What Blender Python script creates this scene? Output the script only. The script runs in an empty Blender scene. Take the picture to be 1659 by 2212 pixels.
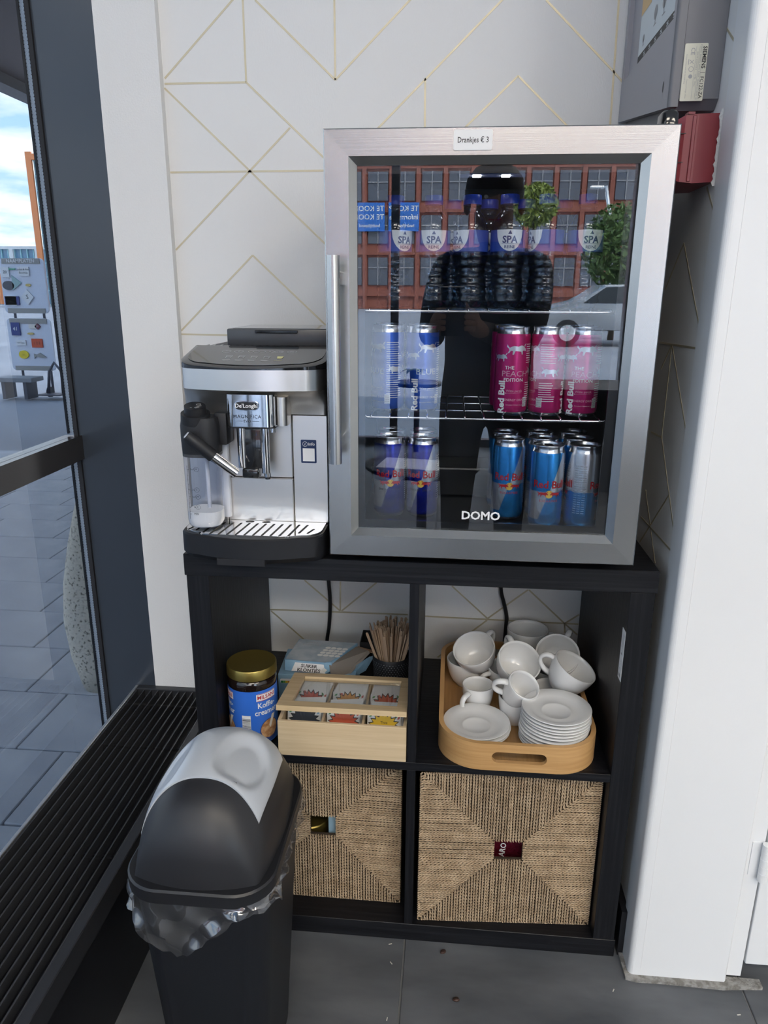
import bpy, bmesh, math, random
from math import sin, cos, pi, radians, sqrt, atan2
from mathutils import Vector, Matrix
random.seed(7)
scene = bpy.context.scene
COL = scene.collection

# ------------------------------------------------------------------ camera
cam_d = bpy.data.cameras.new('camera'); cam = bpy.data.objects.new('camera', cam_d); COL.objects.link(cam)
cam_d.sensor_fit = 'VERTICAL'; cam_d.sensor_height = 36.0; cam_d.lens = 36.0*1580.13/2212.0
cam_d.clip_start = 0.01; cam_d.clip_end = 500
YAW, PITCH, ROLL = 0.0894404, -0.2900288, -0.00591475
Rm = Matrix.Rotation(YAW, 3, 'Z') @ Matrix.Rotation(PITCH, 3, 'X') @ Matrix.Rotation(ROLL, 3, 'Y')
right, fwd, up = Rm.col[0], Rm.col[1], Rm.col[2]
cam.matrix_world = Matrix(((right.x, up.x, -fwd.x, 0.433715), (right.y, up.y, -fwd.y, -1.107555), (right.z, up.z, -fwd.z, 1.185013), (0, 0, 0, 1)))
scene.camera = cam
scene.view_settings.view_transform = 'Standard'; scene.view_settings.look = 'None'
scene.view_settings.gamma = 1.0; scene.view_settings.use_curve_mapping = False
scene.view_settings.exposure = EXPOSURE = 1.50

# ------------------------------------------------------------------ sky
def make_world():
    w = bpy.data.worlds.new('sky'); scene.world = w; w.use_nodes = True
    nt = w.node_tree; N = nt.nodes; L = nt.links; N.clear()
    out = N.new('ShaderNodeOutputWorld'); bg = N.new('ShaderNodeBackground')
    tc = N.new('ShaderNodeTexCoord'); sep = N.new('ShaderNodeSeparateXYZ'); L.new(tc.outputs['Generated'], sep.inputs[0])
    ramp = N.new('ShaderNodeValToRGB'); L.new(sep.outputs['Z'], ramp.inputs[0])
    e = ramp.color_ramp.elements
    e[0].position = 0.0; e[0].color = (0.55, 0.72, 0.86, 1)
    e[1].position = 0.45; e[1].color = (0.20, 0.47, 0.86, 1)
    # clouds: noise on the direction projected onto a flat layer overhead
    mz = N.new('ShaderNodeMath'); mz.operation = 'MAXIMUM'; L.new(sep.outputs['Z'], mz.inputs[0]); mz.inputs[1].default_value = 0.0
    az = N.new('ShaderNodeMath'); az.operation = 'ADD'; L.new(mz.outputs[0], az.inputs[0]); az.inputs[1].default_value = 0.16
    dv = N.new('ShaderNodeVectorMath'); dv.operation = 'DIVIDE'; cb = N.new('ShaderNodeCombineXYZ')
    for i in range(3): L.new(az.outputs[0], cb.inputs[i])
    L.new(tc.outputs['Generated'], dv.inputs[0]); L.new(cb.outputs[0], dv.inputs[1])
    n = N.new('ShaderNodeTexNoise'); n.inputs['Scale'].default_value = 1.35; n.inputs['Detail'].default_value = 7; n.inputs['Roughness'].default_value = 0.55
    L.new(dv.outputs[0], n.inputs['Vector'])
    cr = N.new('ShaderNodeValToRGB'); L.new(n.outputs['Fac'], cr.inputs[0])
    cr.color_ramp.elements[0].position = 0.43; cr.color_ramp.elements[1].position = 0.57
    mix = N.new('ShaderNodeMix'); mix.data_type = 'RGBA'
    L.new(cr.outputs[0], mix.inputs[0]); L.new(ramp.outputs[0], mix.inputs[6]); mix.inputs[7].default_value = (1.0, 0.985, 0.965, 1)
    L.new(mix.outputs[2], bg.inputs[0]); bg.inputs[1].default_value = SKY
    L.new(bg.outputs[0], out.inputs[0])
SKY = 3.0
make_world()
sun_d = bpy.data.lights.new('sun', 'SUN'); sun = bpy.data.objects.new('sun', sun_d); COL.objects.link(sun)
sun_d.energy = 4.5; sun_d.angle = radians(0.6); sun_d.color = (1.0, 0.95, 0.87)
sun.rotation_euler = Vector((-0.42, -0.62, -0.95)).to_track_quat('-Z', 'Y').to_euler()
FILL = 6.0     # radiance of the added fill panels

# ------------------------------------------------------------------ helpers: materials
def lin(c):
    if isinstance(c, str):
        c = c.lstrip('#'); c = [int(c[i:i+2], 16)/255 for i in (0, 2, 4)]
        c = [x/12.92 if x <= .04045 else ((x+.055)/1.055)**2.4 for x in c]
    return (c[0], c[1], c[2], 1.0)
MATS = {}
def mat(name, col, rough=0.5, metal=0.0, spec=0.5, bump=None, var=None, emit=None, coat=0.0, aniso=0.0):
    """bump=(scale xyz, strength, kind); var=(scale xyz, colour2, lo, hi) blends a second colour by noise in object space"""
    if name in MATS: return MATS[name]
    m = bpy.data.materials.new(name); m.use_nodes = True; MATS[name] = m
    nt = m.node_tree; N = nt.nodes; L = nt.links; b = N['Principled BSDF']
    b.inputs['Base Color'].default_value = lin(col); b.inputs['Roughness'].default_value = rough
    b.inputs['Metallic'].default_value = metal; b.inputs['Specular IOR Level'].default_value = spec
    b.inputs['Coat Weight'].default_value = coat
    b.inputs['Anisotropic'].default_value = aniso
    m.diffuse_color = lin(col)
    if bump or var:
        tc = N.new('ShaderNodeTexCoord')
    def noise(sc, detail=4):
        mp = N.new('ShaderNodeMapping'); mp.inputs['Scale'].default_value = sc if isinstance(sc, tuple) else (sc,)*3
        L.new(tc.outputs['Object'], mp.inputs[0])
        n = N.new('ShaderNodeTexNoise'); n.inputs['Scale'].default_value = 1; n.inputs['Detail'].default_value = detail
        L.new(mp.outputs[0], n.inputs['Vector']); return n
    if var:
        n = noise(var[0]); r = N.new('ShaderNodeValToRGB'); L.new(n.outputs['Fac'], r.inputs[0])
        r.color_ramp.elements[0].position = var[2]; r.color_ramp.elements[1].position = var[3]
        r.color_ramp.elements[0].color = lin(col); r.color_ramp.elements[1].color = lin(var[1])
        L.new(r.outputs[0], b.inputs['Base Color'])
    if bump:
        n = noise(bump[0], 3); bp = N.new('ShaderNodeBump'); bp.inputs['Strength'].default_value = bump[1]; bp.inputs['Distance'].default_value = bump[2] if len(bump) > 2 else 0.002
        L.new(n.outputs['Fac'], bp.inputs['Height']); L.new(bp.outputs[0], b.inputs['Normal'])
    if emit:
        b.inputs['Emission Color'].default_value = lin(emit[0]); b.inputs['Emission Strength'].default_value = emit[1]
    return m
def glass(name, tint=(1, 1, 1), refl=1.0, rough=0.0, ior=1.45, extra=0.0, haze=0.0):
    """clear sheet: straight-through tinted transmission plus a Fresnel mirror"""
    if name in MATS: return MATS[name]
    m = bpy.data.materials.new(name); m.use_nodes = True; MATS[name] = m
    nt = m.node_tree; N = nt.nodes; L = nt.links; N.remove(N['Principled BSDF']); out = N['Material Output']
    t = N.new('ShaderNodeBsdfTransparent'); t.inputs[0].default_value = lin(tint)
    g = N.new('ShaderNodeBsdfGlossy'); g.inputs['Roughness'].default_value = rough; g.inputs['Color'].default_value = (refl, refl, refl, 1)
    ge = N.new('ShaderNodeNewGeometry'); dt = N.new('ShaderNodeVectorMath'); dt.operation = 'DOT_PRODUCT'
    L.new(ge.outputs['Normal'], dt.inputs[0]); L.new(ge.outputs['Incoming'], dt.inputs[1])
    def mth(op, a_, b_=None):
        q = N.new('ShaderNodeMath'); q.operation = op; q.use_clamp = False
        for i_, v_ in enumerate((a_, b_)):
            if v_ is None: continue
            if isinstance(v_, (int, float)): q.inputs[i_].default_value = v_
            else: L.new(v_, q.inputs[i_])
        return q.outputs[0]
    f0 = ((ior-1)/(ior+1))**2 + extra
    pw = mth('POWER', mth('SUBTRACT', 1.0, mth('ABSOLUTE', dt.outputs['Value'])), 5.0)
    fr = mth('ADD', mth('MULTIPLY', pw, 1-f0), f0)
    mx = N.new('ShaderNodeMixShader'); L.new(fr, mx.inputs[0]); L.new(t.outputs[0], mx.inputs[1]); L.new(g.outputs[0], mx.inputs[2])
    if haze:
        df = N.new('ShaderNodeBsdfDiffuse'); df.inputs[0].default_value = (.8, .8, .82, 1)
        m2 = N.new('ShaderNodeMixShader'); m2.inputs[0].default_value = haze; L.new(mx.outputs[0], m2.inputs[1]); L.new(df.outputs[0], m2.inputs[2]); mx = m2
    L.new(mx.outputs[0], out.inputs[0]); m.diffuse_color = (tint[0], tint[1], tint[2], .3)
    return m

# ------------------------------------------------------------------ helpers: objects
def put(o, parent=None):
    COL.objects.link(o)
    if parent is not None: o.parent = parent
    return o
def wloc(o):
    v = Vector((0, 0, 0))
    while o is not None: v += o.location; o = o.parent
    return v
def obj(name, bm, m=None, parent=None, smooth=False, world=True, auto=None):
    me = bpy.data.meshes.new(name)
    if isinstance(bm, tuple): me.from_pydata(bm[0], [], bm[1])
    else:
        bmesh.ops.recalc_face_normals(bm, faces=bm.faces[:]); bm.to_mesh(me); bm.free()
    if parent is not None and world: me.transform(Matrix.Translation(-wloc(parent)))
    if m is not None: me.materials.append(MATS[m] if isinstance(m, str) else m)
    if smooth or auto:
        me.polygons.foreach_set('use_smooth', [True]*len(me.polygons))
        if auto:
            try: me.set_sharp_from_angle(angle=radians(auto))
            except Exception: pass
    return put(bpy.data.objects.new(name, me), parent)
def tag(o, label, cat=None, group=None, kind=None):
    if label: o['label'] = label
    if cat: o['category'] = cat
    if group: o['group'] = group
    if kind: o['kind'] = kind
    return o
def thing(name, label, cat, loc=(0, 0, 0), rotz=0.0, group=None):
    o = bpy.data.objects.new(name, None); o.empty_display_size = 0.02; put(o)
    o.location = loc; o.rotation_euler = (0, 0, rotz)
    return tag(o, label, cat, group)
def dup(root, loc=None, rot=None, label=None, group=None):
    def cp(o, par):
        c = o.copy(); COL.objects.link(c); c.parent = par
        for ch in list(o.children): cp(ch, c)
        return c
    r = cp(root, None)
    if loc is not None: r.location = loc
    if rot is not None: r.rotation_euler = rot if hasattr(rot, '__len__') else (0, 0, rot)
    if label: r['label'] = label
    if group: r['group'] = group
    return r
def struct(name, bm, m, label=None, parent=None, **k):
    o = obj(name, bm, m, parent, **k)
    if parent is None: tag(o, label, None, None, 'structure')
    return o

# ------------------------------------------------------------------ helpers: shapes
def B(): return bmesh.new()
def box(bm, x0, x1, y0, y1, z0, z1, bev=0.0, seg=2):
    t = bmesh.new() if bev else bm
    v = [t.verts.new((x, y, z)) for z in (z0, z1) for y in (y0, y1) for x in (x0, x1)]
    for f in ((0, 2, 3, 1), (4, 5, 7, 6), (0, 1, 5, 4), (1, 3, 7, 5), (3, 2, 6, 7), (2, 0, 4, 6)): t.faces.new([v[i] for i in f])
    if bev:
        bmesh.ops.bevel(t, geom=t.edges[:], offset=bev, segments=seg, affect='EDGES', profile=0.5)
        merge(bm, t)
    return bm
def merge(bm, t, mtx=None):
    if mtx is not None: bmesh.ops.transform(t, matrix=mtx, verts=t.verts)
    mp = {}
    for v in t.verts: mp[v] = bm.verts.new(v.co)
    for f in t.faces:
        try: bm.faces.new([mp[v] for v in f.verts])
        except ValueError: pass
    t.free(); return bm
def bx(*a, **k): return box(B(), *a, **k)
def frame_of(d):
    d = d.normalized(); a = Vector((0, 0, 1)) if abs(d.z) < .9 else Vector((1, 0, 0))
    u = d.cross(a).normalized(); return u, d.cross(u).normalized()
def tube(bm, pts, r, seg=8, caps=True, closed=False):
    pts = [Vector(p) for p in pts]; n = len(pts); rings = []; u = None
    for i, p in enumerate(pts):
        if closed: d = pts[(i+1) % n] - pts[i-1]
        else: d = pts[min(i+1, n-1)] - pts[max(i-1, 0)]
        d.normalize()
        if u is None: u, w = frame_of(d)
        else:
            u = (u - d*u.dot(d)); u = u.normalized() if u.length > 1e-6 else frame_of(d)[0]
            w = d.cross(u)
        rr = r[i] if hasattr(r, '__len__') else r
        rings.append([bm.verts.new(p + (u*cos(2*pi*k/seg) + w*sin(2*pi*k/seg))*rr) for k in range(seg)])
    for i in range(n if closed else n-1):
        a, b = rings[i], rings[(i+1) % n]
        for k in range(seg): bm.faces.new((a[k], a[(k+1) % seg], b[(k+1) % seg], b[k]))
    if caps and not closed: bm.faces.new(rings[0][::-1]); bm.faces.new(rings[-1])
    return bm
def cyl(bm, p0, p1, r0, r1=None, seg=24): return tube(bm, [p0, p1], [r0, r0 if r1 is None else r1], seg)
def lathe(bm, prof, seg=32, c=(0, 0, 0), sx=1.0, sy=1.0, a0=0.0):
    rings = []
    for r, z in prof:
        if r < 1e-6: rings.append([bm.verts.new((c[0], c[1], c[2]+z))])
        else: rings.append([bm.verts.new((c[0]+sx*r*cos(a0+2*pi*k/seg), c[1]+sy*r*sin(a0+2*pi*k/seg), c[2]+z)) for k in range(seg)])
    for a, b in zip(rings, rings[1:]):
        for k in range(seg):
            k2 = (k+1) % seg
            if len(a) == 1 and len(b) == 1: continue
            if len(a) == 1: bm.faces.new((a[0], b[k2], b[k]))
            elif len(b) == 1: bm.faces.new((a[k], a[k2], b[0]))
            else: bm.faces.new((a[k], a[k2], b[k2], b[k]))
    return bm
def rrect(x0, x1, y0, y1, r, seg=6):
    """rounded rectangle outline, r = radius or (r_x0y0, r_x1y0, r_x1y1, r_x0y1)"""
    rs = r if hasattr(r, '__len__') else (r,)*4; P = []
    for (cx, cy, a, rr) in ((x0, y0, pi, rs[0]), (x1, y0, 1.5*pi, rs[1]), (x1, y1, 0, rs[2]), (x0, y1, .5*pi, rs[3])):
        ox = cx + (rr if cx == x0 else -rr); oy = cy + (rr if cy == y0 else -rr)
        if rr < 1e-6: P.append((cx, cy)); continue
        for k in range(seg+1): t = a + .5*pi*k/seg; P.append((ox+rr*cos(t), oy+rr*sin(t)))
    return P
def loft(bm, loops, cap0=True, cap1=True):
    R = [[bm.verts.new(p) for p in l] for l in loops]; n = len(R[0])
    for a, b in zip(R, R[1:]):
        for k in range(n): bm.faces.new((a[k], a[(k+1) % n], b[(k+1) % n], b[k]))
    if cap0: bm.faces.new(R[0][::-1])
    if cap1: bm.faces.new(R[-1])
    return bm
def ext(bm, outline, z0, z1, ax='z', bev=0.0):
    """extrude a 2-D outline along an axis; outline is (a,b) in the two other axes, in xyz order"""
    f = {'z': lambda p, t: (p[0], p[1], t), 'y': lambda p, t: (p[0], t, p[1]), 'x': lambda p, t: (t, p[0], p[1])}[ax]
    if not bev: return loft(bm, [[f(p, z0) for p in outline], [f(p, z1) for p in outline]])
    t = bmesh.new(); loft(t, [[f(p, z0) for p in outline], [f(p, z1) for p in outline]])
    es = [e for e in t.edges if any(len(fc.verts) > 4 for fc in e.link_faces)] if len(outline) > 4 else t.edges[:]
    bmesh.ops.bevel(t, geom=es, offset=bev, segments=2, affect='EDGES', profile=.5)
    return merge(bm, t)
def plate(bm, outer, holes, z0, z1, ax='z'):
    """flat plate with real holes"""
    f = {'z': lambda p, t: (p[0], p[1], t), 'y': lambda p, t: (p[0], t, p[1]), 'x': lambda p, t: (t, p[0], p[1])}[ax]
    t = bmesh.new(); es = []
    for lp in [outer]+list(holes):
        vs = [t.verts.new(f(p, z0)) for p in lp]
        es += [t.edges.new((vs[i], vs[(i+1) % len(vs)])) for i in range(len(vs))]
    bmesh.ops.triangle_fill(t, use_beauty=True, use_dissolve=False, edges=es)
    r = bmesh.ops.extrude_face_region(t, geom=t.faces[:])
    d = Vector(f((0, 0), z1)) - Vector(f((0, 0), z0))
    bmesh.ops.translate(t, vec=d, verts=[g for g in r['geom'] if isinstance(g, bmesh.types.BMVert)])
    return merge(bm, t)

# ------------------------------------------------------------------ helpers: print (lettering and flat marks on a surface)
TXT = {}
def text_polys(s, size, bold=0.0, ax='CENTER', sp=1.0):
    key = (s, size, bold, ax, sp)
    if key not in TXT:
        cu = bpy.data.curves.new('txt', 'FONT'); cu.body = s; cu.size = size; cu.align_x = ax; cu.align_y = 'CENTER'
        cu.resolution_u = 2; cu.offset = bold*size; cu.space_character = sp; cu.fill_mode = 'FRONT'
        o = bpy.data.objects.new('txt', cu); me = o.to_mesh()
        TXT[key] = ([tuple(v.co[:2]) for v in me.vertices], [tuple(p.vertices) for p in me.polygons])
        o.to_mesh_clear(); bpy.data.objects.remove(o); bpy.data.curves.remove(cu)
    return TXT[key]
class Print:
    def __init__(s): s.bm = bmesh.new()
    def poly(s, pts):
        vs = [s.bm.verts.new((p[0], p[1], 0)) for p in pts]
        f = s.bm.faces.new(vs)
        if len(vs) > 4: bmesh.ops.triangulate(s.bm, faces=[f])
        return s
    def rect(s, u0, u1, v0, v1): return s.poly([(u0, v0), (u1, v0), (u1, v1), (u0, v1)])
    def rr(s, u0, u1, v0, v1, r): return s.poly(rrect(u0, u1, v0, v1, r, 4))
    def disc(s, u, v, r, n=20, ry=None): return s.poly([(u+r*cos(2*pi*k/n), v+(ry or r)*sin(2*pi*k/n)) for k in range(n)])
    def ring(s, u, v, r, w, n=20, ry=None):
        ry = ry or r
        for k in range(n):
            a, b = 2*pi*k/n, 2*pi*(k+1)/n
            s.poly([(u+r*cos(a), v+ry*sin(a)), (u+r*cos(b), v+ry*sin(b)), (u+(r-w)*cos(b), v+(ry-w)*sin(b)), (u+(r-w)*cos(a), v+(ry-w)*sin(a))])
        return s
    def line(s, a, b, w):
        d = Vector((b[0]-a[0], b[1]-a[1])).normalized()*w/2
        return s.poly([(a[0]-d.y, a[1]+d.x), (a[0]+d.y, a[1]-d.x), (b[0]+d.y, b[1]-d.x), (b[0]-d.y, b[1]+d.x)])
    def text(s, t, size, u=0, v=0, rot=0.0, bold=0.0, ax='CENTER', sx=1.0, shear=0.0, sp=1.0):
        V, F = text_polys(t, size, bold, ax, sp); c, n = cos(rot), sin(rot)
        vs = [s.bm.verts.new((u+(p[0]*sx+shear*p[1])*c-p[1]*n, v+(p[0]*sx+shear*p[1])*n+p[1]*c, 0)) for p in V]
        for f in F:
            try: s.bm.faces.new([vs[i] for i in f])
            except ValueError: pass
        return s
    def build(s, name, m, parent, fn, cut=0.0, label=None):
        bm = s.bm
        if cut:
            us = [v.co.x for v in bm.verts]; k = math.ceil(min(us)/cut)
            while k*cut < max(us):
                bmesh.ops.bisect_plane(bm, geom=bm.verts[:]+bm.edges[:]+bm.faces[:], plane_co=(k*cut, 0, 0), plane_no=(1, 0, 0), dist=1e-6); k += 1
        for v in bm.verts: v.co = Vector(fn(v.co.x, v.co.y))
        me = bpy.data.meshes.new(name); bm.to_mesh(me); bm.free()
        me.materials.append(MATS[m] if isinstance(m, str) else m)
        o = put(bpy.data.objects.new(name, me), parent)
        if label: o['label'] = label
        return o
def plane_map(o, u, v, root=None):
    o = Vector(o); u = Vector(u); v = Vector(v); s = wloc(root) if root is not None else Vector((0, 0, 0))
    return lambda a, b: o - s + u*a + v*b
def cyl_map(R, z0=0.0): return lambda a, b: (R*sin(a/R), -R*cos(a/R), z0+b)
# ------------------------------------------------------------------ materials
mat('wallpaper', (.80, .795, .785), .62, bump=((420, 420, 160), .22, .0012))
mat('plaster', (.80, .79, .775), .7, bump=(330, .35, .0015))
mat('gold_foil', (.60, .54, .39), .42, .45, bump=(900, .4, .0006))
mat('white_paint', (.80, .81, .82), .32, bump=((6, 6, 2), .05, .004))
mat('ceiling_white', (.85, .85, .85), .8)
mat('frame_navy', (.042, .052, .068), .2, .0, .5, bump=((14, 14, 3), .04, .002))
mat('frame_brown', (.04, .038, .038), .16)
mat('rubber', (.012, .012, .015), .6)
mat('alu', (.75, .76, .78), .35, .9)
mat('convector_black', (.008, .0088, .012), .3, 0, .4)
mat('convector_edge', (.026, .0275, .032), .35)
mat('slate', (.072, .077, .086), .5, 0, .4, bump=((14, 22, 14), .5, .004), var=((3.5, 9, 3), (.155, .162, .17), .36, .72))
mat('grout', (.22, .22, .22), .9, bump=(200, .5))
mat('mortar', (.35, .34, .32), .95, bump=(260, .9, .004), var=(90, (.2, .19, .17), .4, .6))
mat('pave', (.42, .435, .485), .7, bump=(60, .4, .003), var=((7, 7, 7), (.54, .555, .59), .35, .7))
mat('pave_joint', (.10, .10, .095), .95, bump=(80, .6))
mat('blackwood', (.0050, .0055, .0078), .45, 0, .32, bump=((260, 9, 260), .35, .0012), var=((180, 5, 180), (.0135, .0145, .018), .45, .75))
mat('blackwood_x', (.0050, .0055, .0078), .45, 0, .32, bump=((7, 240, 240), .35, .0012), var=((4, 160, 160), (.0135, .0145, .018), .45, .75))
mat('blackwood_z', (.0050, .0055, .0078), .45, 0, .32, bump=((240, 240, 7), .35, .0012), var=((160, 160, 4), (.0135, .0145, .018), .45, .75))
mat('steel_x', (.43, .435, .43), .27, 1.0, bump=((4, 900, 900), .10, .0004))
mat('steel_z', (.48, .485, .475), .27, 1.0, bump=((900, 900, 4), .10, .0004))
mat('chrome', (.78, .78, .79), .06, 1.0)
mat('wire_chrome', (.75, .75, .77), .16, 1.0)
mat('black_plastic', (.013, .0135, .016), .38)
mat('black_satin', (.013, .0137, .0165), .48, 0, .4)
mat('black_gloss', (.012, .0125, .014), .09, coat=.4)
mat('fridge_black', (.010, .0105, .012), .30)
mat('white_print', (.82, .82, .82), .5)
mat('black_print', (.012, .012, .014), .5)
mat('grey_print', (.33, .34, .35), .5)
mat('red_print', (.45, .012, .02), .35)
mat('gold_print', (.75, .50, .08), .4)
mat('fill_white', (.8, .8, .8), .5, emit=((1, .90, .76), FILL))
glass('window_glass', (.395, .41, .425), 1.0, 0.0, 1.42)  # dark tint added to dim the view outside
glass('shop_glass', (.97, .98, .98), 1.0, 0.0, 1.3)
glass('fridge_glass', (.88, .90, .92), 1.0, 0.0, 1.5, .018)

# ------------------------------------------------------------------ the room
RX1, RY0, ZC = 3.4, -4.8, 2.9
fl = struct('floor', bx(-.372, RX1, RY0, .5, -.05, -.004), 'grout', 'dark slate tiled floor')
t0 = None; k = 0
for i in range(-2, 6):
    for j in range(-9, 2):
        x0, y0 = .3805+.606*i, -.325+.606*j
        xa, xb, ya, yb = max(x0, -.371), min(x0+.603, RX1), max(y0, RY0), min(y0+.603, .48)
        if xb-xa < .03 or yb-ya < .03: continue
        full = abs(xb-xa-.603) < 1e-6 and abs(yb-ya-.603) < 1e-6
        if full and t0 is not None:
            o = bpy.data.objects.new('tile', t0.data); put(o, fl); o.location = (x0, y0, 0)
        else:
            b_ = bx(0, xb-xa, 0, yb-ya, -.012, 0, bev=.0012, seg=1)
            o = obj('tile', b_, 'slate', fl, world=False); o.location = (xa, ya, 0)
            if full: t0 = o
wb = struct('wall_back', bx(-.127, .80, .41, .50, 0, ZC), 'wallpaper', 'white embossed wallpaper wall with gold geometric lines')
LINES_BACK = [ (-0.124,1.573,0.014,1.698),(-0.125,1.564,0.033,1.564),(0.033,1.697,0.033,1.564),(0.033,1.564,0.173,1.438),(-0.126,1.557,0.173,1.283),(0.114,1.486,0.032,1.411),(0.032,1.411,-0.126,1.267),(-0.126,1.410,0.173,1.411),(-0.127,1.109,0.031,1.257),(0.031,1.257,0.173,1.126),(-0.128,1.102,-0.030,1.101),(0.056,1.697,0.202,1.565),(0.202,1.565,0.339,1.690),(0.284,1.485,0.503,1.686),(0.369,1.565,0.370,1.484),(0.449,1.486,0.538,1.566),(0.538,1.566,0.626,1.488),(0.580,1.684,0.707,1.570),(0.706,1.681,0.709,1.488),(0.035,0.488,0.353,0.490),(0.038,0.485,0.128,0.403),(0.118,0.564,0.199,0.492),(0.200,0.564,0.199,0.492),(0.202,0.492,0.282,0.565),(0.353,0.479,0.250,0.381),(0.389,0.488,0.732,0.485),(0.450,0.564,0.532,0.489),(0.532,0.489,0.617,0.562),(0.531,0.485,0.423,0.387),(0.619,0.562,0.702,0.485),(0.702,0.485,0.732,0.459),(0.702,0.485,0.732,0.508),(0.702,0.484,0.704,0.463) ]
LINES_RIGHT = [ (0.147,1.263,0.224,1.194),(0.147,1.263,0.021,1.140),(0.219,1.107,0.021,1.111),(0.148,1.108,0.195,1.065),(0.148,1.108,0.146,0.956),(0.148,1.108,0.020,0.985),(0.212,0.953,0.146,0.956),(0.146,0.956,0.021,0.829),(0.220,0.794,0.024,0.797),(0.152,0.799,0.069,0.876),(0.152,0.799,0.207,0.749),(0.207,0.848,0.099,0.747),(0.066,1.334,0.024,1.298),(0.074,1.538,0.016,1.499) ]
def gline(par, a, b, w, axis):
    d = Vector((b[0]-a[0], b[1]-a[1])); L_ = d.length; d /= L_; n = Vector((-d.y, d.x))*w/2; t = B()
    loops = []
    for q, off in ((0, 0.0), (1, .0007)):
        l = [(a[0]+n.x, a[1]+n.y), (a[0]-n.x, a[1]-n.y), (b[0]-n.x, b[1]-n.y), (b[0]+n.x, b[1]+n.y)]
        loops.append([((p[0], .41-off, p[1]) if axis == 'y' else (.79-off, p[0], p[1])) for p in l])
    loft(t, loops); return obj('gold_line', t, 'gold_foil', par)
for q in LINES_BACK: gline(wb, q[:2], q[2:], .0034, 'y')
# the same motif goes on above the frame
for q in ((.014, 1.698, .18, 1.85), (.033, 1.85, .033, 1.697), (.339, 1.69, .52, 1.86), (.202, 1.87, .202, 1.565), (.503, 1.686, .69, 1.86), (.707, 1.57, .79, 1.49), (.173, 1.411, .36, 1.411), (.173, 1.438, .202, 1.411), (.173, 1.283, .202, 1.257), (.202, 1.257, .36, 1.411), (.173, 1.126, .202, 1.10), (.284, 1.485, .202, 1.411), (.370, 1.484, .37, 1.411), (.449, 1.486, .37, 1.411), (.626, 1.488, .709, 1.411), (.709, 1.488, .709, 1.10), (-.03, 1.101, .202, 1.10), (.033, .949, .202, 1.10), (-.127, .80, .033, .949), (.37, 1.411, .709, 1.10), (.37, 1.257, .709, 1.257)):
    gline(wb, q[:2], q[2:], .0034, 'y')
wl = struct('wall_left', bx(-.245, -.127, .39, .50, 0, ZC), 'plaster', 'strip of white textured plaster wall between dark window post and wallpaper')
obj('corner_bead', bx(-.1285, -.1262, .3895, .40, .0, ZC), 'plaster', wl)
wr = struct('wall_right', bx(.79, .87, -.0, .50, 0, ZC), 'wallpaper', 'side wall of the niche behind the fridge')
for q in LINES_RIGHT: gline(wr, q[:2], q[2:], .0032, 'x')
obj('skirting', bx(.777, .79, .005, .41, 0, .10), 'black_satin', wr)
# white pilaster, door jamb and door
def pil():
    b_ = B(); o_ = [(.787, .02)]
    for k in range(7): t = pi + .5*pi*k/6; o_.append((.797+.010*cos(t), -.030+.010*sin(t)))
    o_ += [(.955, -.040), (.958, -.037), (.958, .02)]
    return ext(b_, o_, .004, ZC)
tp = struct('trim_1', pil(), 'white_paint', 'white painted pilaster beside the shelf unit')
obj('paint_seam', bx(.8075, .8082, -.0405, -.039, .02, 2.2), 'ceiling_white', tp)
struct('trim_2', bx(.958, .986, -.030, .05, .012, ZC), 'white_paint', 'narrow white door jamb beside the pilaster')
gr = B(); prof = random.Random(3)
pts = [(.779, .02), (.780, -.015), (.781, -.047), (.80, -.051), (.85, -.050), (.90, -.051), (.95, -.052), (.985, -.048), (1.02, -.045), (1.02, -.028), (.962, -.028), (.956, -.038), (.79, -.038), (.788, .02)]
ext(gr, pts, 0.0, .006); struct('trim_3', gr, 'mortar', 'rough grey mortar along the foot of the white pilaster')
d1 = struct('door_1', bx(.989, 1.86, -.032, .01, .042, 2.12, bev=.002), 'white_paint', 'white door hung beside the pilaster')
h = B(); cyl(h, (.986, -.040, .232), (.986, -.040, .305), .0075, seg=16)
for z in (.248, .262, .277, .291): tube(h, [(.986, -.040, z-.0006), (.986, -.040, z+.0006)], .0079, 16)
hg = obj('hinge', h, 'white_paint', d1, auto=40)
obj('hinge_leaf', bx(.966, .984, -.0315, -.0295, .235, .302), 'white_paint', hg)
struct('wall_door_side', bx(1.86, RX1, -.04, .10, 0, ZC), 'white_paint', 'white wall beyond the door')
struct('trim_4', bx(.958, 1.86, -.04, .05, 2.12, ZC), 'white_paint', 'white panel above the door')
struct('wall_far_side', bx(RX1, RX1+.1, RY0, 0, 0, ZC), 'plaster', 'white wall on the far side of the room')
ce = struct('ceiling', bx(-.40, RX1+.1, RY0-.1, .55, ZC, ZC+.12), 'ceiling_white', 'white ceiling')
# left window wall (runs along y), glazing plane x = -0.372
w1 = struct('window_1', bx(-.3635, -.245, .39, .50, 0, ZC), 'frame_navy', 'dark navy aluminium window post beside the plaster wall')
obj('glazing_bead', bx(-.3722, -.3632, .384, .392, .10, ZC), 'rubber', w1)
for z0, z1 in ((.12, .834), (.892, 2.75)):
    obj('spacer', bx(-.3825, -.3726, .386, .390, z0, z1), mat('spacer_alu', (.72, .74, .77), .4, .15), w1)
    dd = B(); z = z0+.004
    while z < min(z1, 1.95):
        for xx in (-.3815, -.3737): box(dd, xx-.0006, xx+.0006, .3855, .3861, z-.0009, z+.0009)
        z += .0062
    o = obj('perforation', dd, 'black_print', w1); o['kind'] = 'stuff'
    obj('seal', bx(-.3872, -.3826, .384, .390, z0, z1), 'rubber', w1)
w3 = struct('window_2', bx(-.395, -.357, RY0, .39, .836, .888), 'frame_brown', 'dark horizontal transom bar of the window')
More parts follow.
